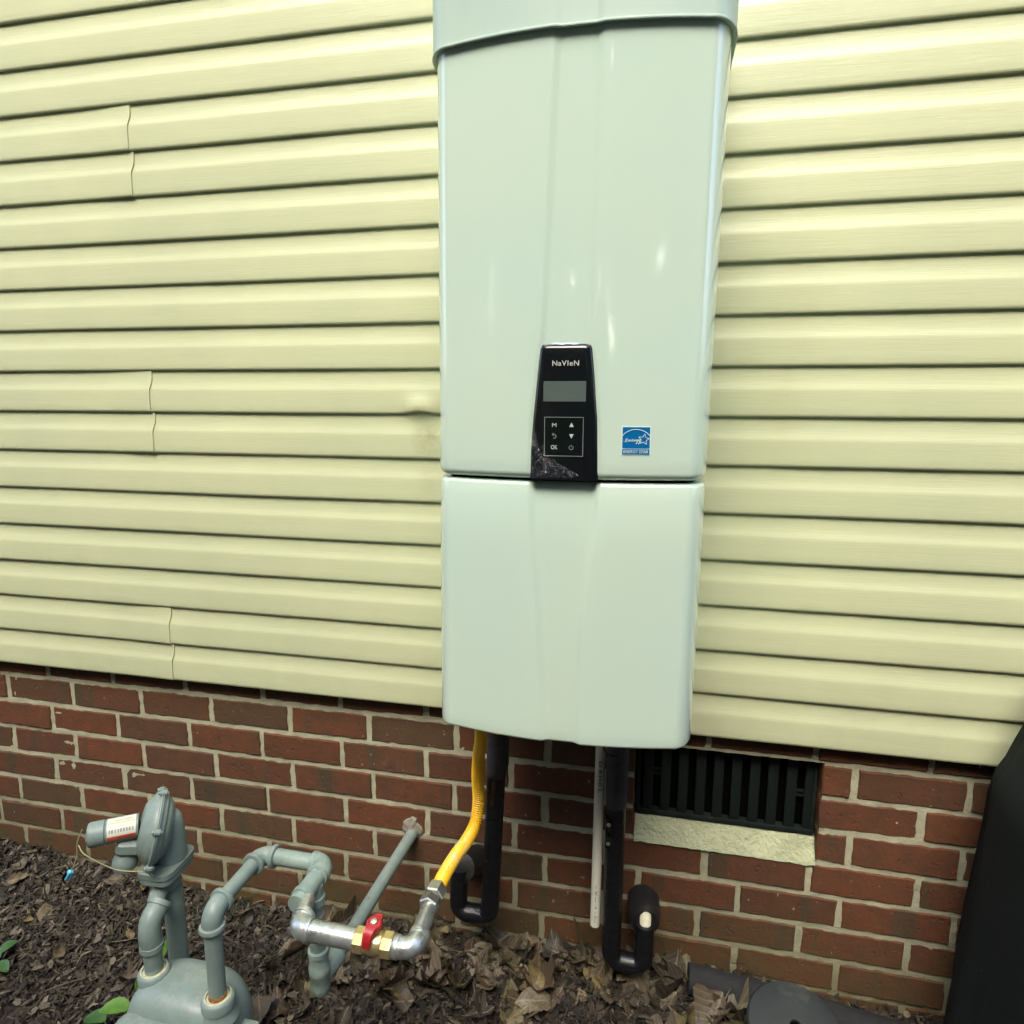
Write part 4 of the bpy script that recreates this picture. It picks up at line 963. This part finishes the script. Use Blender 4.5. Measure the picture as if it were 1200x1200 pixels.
# valve body below the arm, bell at right, square flange, collar
bm = bmesh.new(); q0 = RC - axd * .028 + Vector((0, 0, -.038))
lathe(bm, q0, -axd, [(-.02, .022), (.0, .022), (.036, .021), (.044, .018), (.047, .010), (.047, 0)], 8, phase=.39); lathe(bm, q0 - axd * .034 + Vector((0, 0, -.018)), (0, 0, -1), [(0, .016), (.010, .022), (.020, .024), (.030, .022), (.032, .018)], 24)
fin(bm, 'valve_body', M['paint'], rg_, sharp=25)
bm = bmesh.new(); c2 = RC + axd * .024 + side * -.004
lathe(bm, c2 + Vector((0, 0, -.068)), (0, 0, 1), [(0, .031), (.03, .030), (.070, .0285), (.088, .026), (.098, .020), (.103, .010), (.104, 0)], 28)
fin(bm, 'bell', M['paint'], rg_)
FC = RC + axd * .014 + Vector((0, 0, -.082))
def plate(z0, z1, ha, hb, nm):
    bm = bmesh.new(); vs = []
    for z in (z0, z1):
        ring = []
        for k in range(24):
            a = 2 * pi * k / 24; ca, sa = cos(a), sin(a); u_ = ha * (abs(ca) ** .45) * (1 if ca > 0 else -1); v_ = hb * (abs(sa) ** .45) * (1 if sa > 0 else -1)
            dd = (axd * (cos(.6)) + side * sin(.6)); ee = (side * cos(.6) - axd * sin(.6)); dd.z = ee.z = 0
            ring.append(bm.verts.new(FC + dd * u_ + ee * v_ + Vector((0, 0, z))))
        vs.append(ring)
    for k in range(24): bm.faces.new((vs[0][k], vs[0][(k + 1) % 24], vs[1][(k + 1) % 24], vs[1][k]))
    bm.faces.new(vs[0]); bm.faces.new(vs[1]); return fin(bm, nm, M['paint'], rg_)
plate(-.0005, .010, .040, .052, 'square_flange'); plate(-.014, -.0035, .038, .050, 'square_flange')
bm = bmesh.new(); lathe(bm, FC + Vector((0, 0, -.014)) - axd * .005, (0, 0, -1), [(-.012, .024), (.004, .026), (.016, .0275), (.022, .0300), (.032, .0300), (.035, .026), (.036, .022)], 32); fin(bm, 'collar', M['paint'], rg_)
TC = FC + Vector((0, 0, -.045)) - axd * .005
bm = bmesh.new(); tube(bm, [TC + Vector((0.006, .010, .0)), TC + Vector((.006, .014, -.42))], .0200, 26); fin(bm, 'riser', M['paint'], rg_)
EL = Vector((-.316, -.470, -.282))
bm = bmesh.new(); tube(bm, [TC + Vector((-.004, -.004, .004)), (TC + EL) / 2 + Vector((-.002, 0, .010)), EL + Vector((-.001, .016, .012))], .0168, 26); fin(bm, 'sloping_pipe', M['paint'], rg_)
bm = bmesh.new(); tube(bm, spline([EL + Vector((-.001, .030, .022)), EL + Vector((-.001, .008, .010)), EL + Vector((0, -.001, -.012)), EL + Vector((.001, 0, -.050))], 6), [.0205] * 19, 28)
lathe(bm, EL + Vector((-.001, .037, .027)), (0, -.8, -.6), [(0, .018), (.001, .0232), (.010, .0235), (.012, .0205)], 28); lathe(bm, EL + Vector((.001, 0, -.047)), (0, 0, -1), [(-.01, .0205), (-.008, .022), (.002, .022), (.004, .017), (.06, .0165)], 28)
fin(bm, 'elbow', M['paint'], rg_)

# wire with blue tag hanging from the arm
tg = thing('blue_tag', 'small blue plastic tag on a thin twine tied to the regulator arm', 'tag', (-.55, -.45, -.30))
tip = T0 + ta * .094
bm = bmesh.new()
tube(bm, spline([tip + Vector((.004, -.008, .020)), tip + Vector((-.006, -.012, -.006)), tip + Vector((-.012, -.012, -.040)), tip + Vector((-.026, -.014, -.068))], 6), .0011, 6)
tube(bm, spline([tip + Vector((-.004, -.012, -.012)), tip + Vector((.020, -.02, -.024)), tip + Vector((.066, .000, -.062)), tip + Vector((.120, .02, -.075)), TC + Vector((-.02, -.018, .012)), TC + Vector((.018, -.026, .010))], 6), .0011, 6)
fin(bm, 'twine', M['string'], tg)
bm = bmesh.new(); B0 = tip + Vector((-.030, -.015, -.076))
lathe(bm, B0 + Vector((.006, 0, .008)), (-.55, -.1, -.8), [(0, .003), (.002, .0062), (.020, .0068), (.022, .004)], 4, phase=.4); fin(bm, 'tag_block', M['tagblue'], tg, smooth=False)
bm = bmesh.new(); lathe(bm, B0 + Vector((-.001, -.002, .003)), (-.55, -.1, -.8), [(0, .003), (.001, .0050), (.016, .0055), (.018, .004)], 4, phase=.4); fin(bm, 'tag_socket', M['dark'], tg, smooth=False)

# ------------------------------------------------------------------ covered grill at the right edge
gc = thing('covered_grill', 'tall black cloth cover standing against the wall at the right edge of the photo', 'grill cover', (1.65, -.34, -.65))
bm = bmesh.new(); nU = 72; levels = []
zs = [-.66, -.60, -.50, -.40, -.30, -.20, -.10, -.03, .02, .05, .09, .14, .19, .24, .29, .33, .36, .375]
for z in zs:
    if z <= .02: ins = 0.0 - .035 * max(0, (-.02 - z)) ** 1.0 / .6; 
    else: ins = .006 + (z - .02) * .30
    if z > .29: ins += (z - .29) * 2.4
    x0_, x1_, y0_, y1_ = 1.276 + ins, 2.06 - ins, -.60 + ins * .8, -.030 + min(0, -ins * .25)
    ring = []
    for k in range(nU):
        a = 2 * pi * (k + .5) / nU; ca, sa = cos(a), sin(a); e = 2 / 7.0
        px_ = (abs(ca) ** e) * (1 if ca > 0 else -1); py_ = (abs(sa) ** e) * (1 if sa > 0 else -1)
        fold = .020 * noise.noise(Vector((a * 5.0, z * 1.3, 2))) * (1.2 if z < 0 else .6) + .010 * noise.noise(Vector((a * 14.0, z * 2.5, 6)))
        x = (x0_ + x1_) / 2 + ((x1_ - x0_) / 2 + fold) * px_; y = (y0_ + y1_) / 2 + ((y1_ - y0_) / 2 + fold) * py_
        ring.append(bm.verts.new((x, min(y, -.004), z + .006 * noise.noise(Vector((a * 2, z, 1))))))
    levels.append(ring)
for A, B in zip(levels, levels[1:]):
    for k in range(nU): bm.faces.new((A[k], A[(k + 1) % nU], B[(k + 1) % nU], B[k]))
bm.faces.new(levels[-1])
fin(bm, 'cloth_cover', M['cloth'], gc, sharp=180)
# stitched seam down the near left edge
bm = bmesh.new(); tube(bm, [(1.268, -.50, -.60), (1.275, -.52, -.2), (1.292, -.50, .03), (1.36, -.46, .12)], .0035, 8); fin(bm, 'seam_piping', M['cloth'], gc)

# ------------------------------------------------------------------ foam tube and round base on the ground
bm = bmesh.new(); tp = spline([(.742, -.048, -.580), (.80, -.048, -.585), (.90, -.050, -.596), (1.02, -.046, -.612), (1.14, -.05, -.626), (1.24, -.055, -.632)], 6)
rg = tube(bm, tp, .0325, 28, caps=False)
inn = [bm.verts.new(v.co + (tp[0] - v.co) * .55) for v in rg[0]]; in2 = [bm.verts.new(v.co + Vector((.10, 0, -.01))) for v in inn]
for k in range(28):
    bm.faces.new((rg[0][k], rg[0][(k + 1) % 28], inn[(k + 1) % 28], inn[k])); bm.faces.new((inn[k], inn[(k + 1) % 28], in2[(k + 1) % 28], in2[k]))
bm.faces.new(in2); bm.faces.new(rg[-1])
o = fin(bm, 'foam_tube', M['foamdull'], None, sharp=50); tag(o, 'black foam pipe insulation tube lying on the ground along the brick wall', 'foam tube')
rb = thing('round_base', 'dark grey round plastic disc with a centre hole lying beside the foam tube', 'disc', (.945, -.085, -.60))
bm = bmesh.new(); dax = Vector((.02, -.28, 1)).normalized(); DC = Vector((.958, -.140, -.568))
lathe(bm, DC, dax, [(-.020, .094), (-.012, .098), (-.004, .098), (.002, .094), (.006, .080), (.009, .055), (.010, .022), (.010, .0125), (.004, .0115)], 48); fin(bm, 'plate', M['disc'], rb, sharp=25)
bm = bmesh.new(); lathe(bm, DC, dax, [(.0045, .0115), (.005, 0)], 20); fin(bm, 'hole', M['dark'], rb)

# ------------------------------------------------------------------ litter
# bark shreds, needles: nobody could count them
def litter(name, n, region, lw, mt, zoff, seed, tilt=.35, bend=.25):
    r = random.Random(seed); vs = []; fs = []
    for _ in range(n):
        x, y = region(r); l = r.uniform(*lw[0]); w_ = r.uniform(*lw[1]); a = r.uniform(0, 2 * pi); tl = r.gauss(0, tilt)
        d = Vector((cos(a) * cos(tl), sin(a) * cos(tl), sin(tl))); s = Vector((-sin(a), cos(a), r.gauss(0, .35))).normalized(); u = d.cross(s)
        z = gh(x, min(y, .03)) + r.uniform(*zoff) + abs(sin(tl)) * l * .3; c = Vector((x, y, z)); k = len(vs); bd = r.uniform(-bend, bend) * l
        c1 = c - d * l / 2; c2 = c + u * bd + s * r.uniform(-.1, .1) * l; c3 = c + d * l / 2
        if max(c1.y, c3.y) > BF - .003: continue
        for p, ww in ((c1, w_ * r.uniform(.3, .8)), (c2, w_), (c3, w_ * r.uniform(.1, .6))): vs += [p - s * ww / 2, p + s * ww / 2]
        fs += [(k, k + 1, k + 3, k + 2), (k + 2, k + 3, k + 5, k + 4)]
    me = bpy.data.meshes.new(name); me.from_pydata(vs, [], fs); me.update()
    o = link_mesh(name, me, mt, ground, smooth=False); o['kind'] = 'stuff'; return o
def reg_left(r): return (r.uniform(-1.6, .05) if r.random() < .85 else r.uniform(-1.6, 1.3), -abs(r.gauss(0, .30)) + .03)
def reg_right(r): return (r.uniform(-.35, 1.35), -abs(r.gauss(0, .22)) + .03)
litter('bark_shreds', 26000, reg_left, ((.012, .045), (.002, .0075)), M['shred'], (-.002, .020), 11)
litter('fine_debris', 13000, reg_right, ((.008, .035), (.0015, .006)), M['crumb'], (-.004, .012), 12, tilt=.4)
litter('leaf_scraps', 3200, reg_right, ((.012, .035), (.008, .020)), M['crumb'], (.0, .018), 13, tilt=.45)
litter('leaf_scraps', 3000, reg_left, ((.012, .034), (.007, .018)), M['crumb2'], (.004, .024), 14, tilt=.45)
litter('twigs', 90, reg_right, ((.05, .14), (.002, .004)), M['crumb'], (.012, .035), 17, tilt=.25, bend=.15)
litter('pine_needles', 1300, reg_right, ((.05, .13), (.0010, .0020)), M['crumb'], (.004, .025), 15, tilt=.2, bend=.12)
litter('twigs', 60, reg_left, ((.04, .12), (.002, .004)), M['shred'], (.012, .03), 18, tilt=.2, bend=.15)
litter('pine_needles', 700, reg_left, ((.05, .12), (.0010, .0020)), M['shred'], (.008, .025), 16, tilt=.15, bend=.12)

def leaf_mesh(seed):
    r = random.Random(seed); bm = bmesh.new(); n = 14; W = r.uniform(.24, .40); lob = r.choice([0, 0, .12, .35, .42]); nl = r.uniform(15, 21)
    cup = r.uniform(-1.6, 2.0); roll = r.uniform(-1.2, 2.2); tw = r.uniform(-1.5, 1.5); tear = r.choice([-1, -1, r.uniform(.3, .7)]); ph = r.uniform(0, 6); rows = []
    pw = r.uniform(.7, 1.25)
    for i in range(n + 1):
        t = i / n; w_ = W * (max(0, sin(pi * t ** pw)) ** .75) + (.012 if i in (0,) else 0)
        row = []
        for j in range(-3, 4):
            s_ = j / 3; ww = w_ * (1 + (lob * sin(t * nl + (0 if j > 0 else 1.1)) * abs(s_) ** 1.5)) * (1 + r.uniform(-.10, .10) * (abs(j) == 3))
            if tear > 0 and abs(t - tear) < .09 and j > 0: ww *= .35
            x = (t - .5) + (.05 * abs(s_) * sin(t * nl)) * (lob > 0) + r.uniform(-.012, .012) * (abs(j) == 3); y = s_ * ww
            z = cup * y * y * 1.6 + roll * (t - .5) ** 2 * .6 + tw * x * y + .035 * sin(9 * x + ph) * cos(11 * y) + r.uniform(-.010, .010) - (0 if j else .020)
            row.append(bm.verts.new((x, y, z)))
        rows.append(row)
    for a, b_ in zip(rows, rows[1:]):
        for j in range(6): bm.faces.new((a[j], a[j + 1], b_[j + 1], b_[j]))
    a = bm.verts.new((-.5, .010, 0)); b_ = bm.verts.new((-.5, -.010, 0)); c_ = bm.verts.new((-.78, .02, r.uniform(-.05, .15))); bm.faces.new((a, b_, c_))
    bmesh.ops.remove_doubles(bm, verts=bm.verts, dist=.0005)
    me = bpy.data.meshes.new('leaf'); bm.to_mesh(me); bm.free(); me.materials.append(M['leaf'])
    for p in me.polygons: p.use_smooth = True
    return me
lvs = [leaf_mesh(k) for k in range(26)]
r = random.Random(21); cnt = 0; tries = 0
def solid(x, y):      # keep leaves out of the meter, cover and disc
    return (-.37 < x < -.09 and -.58 < y < -.39) or x > 1.24 or ((x - .958) ** 2 + (y + .14) ** 2 < .10 ** 2) or ((x - .2) ** 2 + (y + .02) ** 2 < .04 ** 2)
while cnt < 298 and tries < 5000:
    tries += 1
    if cnt < 235: x = r.uniform(-.25, 1.15); y = .015 - abs(r.gauss(0, .13))
    else: x = r.uniform(-1.35, -.1); y = .0 - abs(r.gauss(0, .25))
    if y < -.75 or solid(x, y): continue
    if x > .42 and y < -.09 and r.random() < .6: continue
    s = r.uniform(.048, .108) if cnt < 235 else r.uniform(.025, .060)
    if y > -.03: y = -.03 if s > .05 else y
    if .72 < x < 1.2 and y > -.085: continue
    o = bpy.data.objects.new('leaf', r.choice(lvs)); COL.objects.link(o); o.parent = ground
    o.scale = (s, s * r.uniform(.8, 1.15), s); o.rotation_euler = (r.gauss(0, .45), r.gauss(0, .45), r.uniform(0, 2 * pi))
    o.location = Vector((x, y, gh(x, y) + r.uniform(.008, .042))) - wloc(ground); cnt += 1

# ------------------------------------------------------------------ small green plants
def leaf_blade(bm, base, d, l, w_, droop=.3):
    base = Vector(base); d = Vector(d).normalized(); s = d.cross(Vector((0, 0, 1))).normalized(); rows = []
    for i in range(7):
        t = i / 6; c = base + d * l * t - Vector((0, 0, droop * l * t * t)); ww = w_ * (sin(pi * min(1, t * .93 + .05)) ** .8) / 2
        rows.append([bm.verts.new(c - s * ww + Vector((0, 0, ww * .3))), bm.verts.new(c), bm.verts.new(c + s * ww + Vector((0, 0, ww * .3)))])
    for a, b_ in zip(rows, rows[1:]):
        for j in range(2): bm.faces.new((a[j], a[j + 1], b_[j + 1], b_[j]))
def plant(name, label, base, leaves, mt):
    t = thing(name, label, 'plant', base)
    for st_, d, l, w_ in leaves:
        b0 = Vector(base); tipp = b0 + Vector(st_)
        bm = bmesh.new(); tube(bm, spline([b0, (b0 + tipp) / 2 + Vector((.004, 0, .004)), tipp], 4), .0012, 6); fin(bm, 'stem', M['green2'], t)
        bm = bmesh.new(); leaf_blade(bm, tipp, d, l, w_); fin(bm, 'leaf', mt, t)
plant('weed', 'bright green weed with upright oval leaves at the left side of the gas meter', (-.41, -.40, -.64), [((.0, .0, .10), (-.15, .1, .95), .080, .036), ((.02, .03, .17), (.2, .2, .9), .075, .032), ((-.03, -.01, .08), (-.8, -.3, .3), .07, .042)], M['green'])
plant('weed', 'low weed with broad green leaves left of the gas meter, near the photo bottom', (-.475, -.43, -.65), [((-.01, -.01, .05), (-.6, -.5, .1), .075, .05), ((-.04, .02, .04), (-.9, .1, .1), .06, .038), ((.02, .0, .05), (.6, -.2, .2), .06, .04)], M['green2'])
plant('seedling', 'single-leaf green seedling standing right behind the meter next to the riser', (-.395, -.20, -.655), [((0, 0, .07), (.15, -.1, .95), .042, .034)], M['green'])
plant('weed', 'low dark weed in the mulch at the far left edge of the photo', (-.905, -.33, -.65), [((0, 0, .03), (.8, -.2, .2), .05, .03), ((0, 0, .03), (-.6, .3, .2), .05, .035), ((-.02, .02, .03), (.2, .6, .3), .05, .03)], M['green2'])
bm = bmesh.new(); gr_ = random.Random(4)
for k in range(190):
    if k < 110: x = gr_.gauss(-.50, .05); y = -.03 - abs(gr_.gauss(0, .03))
    elif k < 150: x = gr_.gauss(-1.0, .12); y = -.05 - abs(gr_.gauss(0, .05))
    else: x = gr_.gauss(-.15, .04); y = -.03 - abs(gr_.gauss(0, .03))
    z = gh(x, y); a = gr_.uniform(0, 2 * pi); l = gr_.uniform(.02, .055); d = Vector((cos(a) * .6, sin(a) * .6, gr_.uniform(.4, 1))); p = Vector((x, y, z)); q = p + d * l * .6; e = p + d * l + Vector((cos(a), sin(a), -.3)) * l * .3
    if max(q.y, e.y) > BF - .004: continue
    s = Vector((-sin(a), cos(a), 0)) * .0009
    v_ = [bm.verts.new(t_) for t_ in (p - s, p + s, q + s, q - s, e)]; bm.faces.new(v_[:4]); bm.faces.new((v_[3], v_[2], v_[4]))
o = fin(bm, 'grass_tufts', M['grass'], ground, smooth=False); o['kind'] = 'stuff'

# ------------------------------------------------------------------ the woods behind the photographer, seen mirrored in the heater
r = random.Random(9); vs = []; fs = []
for k in range(30000):
    ang = r.uniform(-1.25, 1.25); d = r.uniform(7.5, 14); cxw = .5 + d * sin(ang); cyw = -d * cos(ang) - .5
    z = r.uniform(-.5, 10)
    if noise.noise(Vector((cxw * .4, cyw * .3, z * .4))) < -.42 + .012 * (z - 4): continue
    if noise.noise(Vector((ang * 9, 3.3, z * 1.3))) < (-.46 if z < 3.0 else -.41): continue
    if noise.noise(Vector((ang * 22, 8.3, z * 2.6))) < -.52: continue
    s = r.uniform(.18, .36) if z < 3.0 else r.uniform(.22, .50); c = Vector((cxw, cyw, z)); n_ = Vector((r.gauss(0, 1), r.gauss(0, 1), r.gauss(0, 1))).normalized(); u = n_.orthogonal().normalized(); v_ = n_.cross(u); i = len(vs)
    vs += [c + u * s, c + v_ * s * .6, c - u * s, c - v_ * s * .6]; fs.append((i, i + 1, i + 2, i + 3))
me = bpy.data.meshes.new('woodland'); me.from_pydata(vs, [], fs); o = link_mesh('woodland', me, M['woods'], None, smooth=False); o['kind'] = 'stuff'
o['label'] = 'leafy green woods mirrored in the glossy white heater'; o['category'] = 'woods'
bm = bmesh.new()
for k in range(26):
    ang = -1.2 + 2.4 * k / 25 + r.uniform(-.04, .04); d = r.uniform(8, 13); x = .5 + d * sin(ang); y = -d * cos(ang); tube(bm, [(x, y, -.9), (x + r.uniform(-.2, .2), y, 4), (x + r.uniform(-.5, .5), y, 8.5)], [.16, .12, .05], 8)
fin(bm, 'trunks', M['bark'], o)
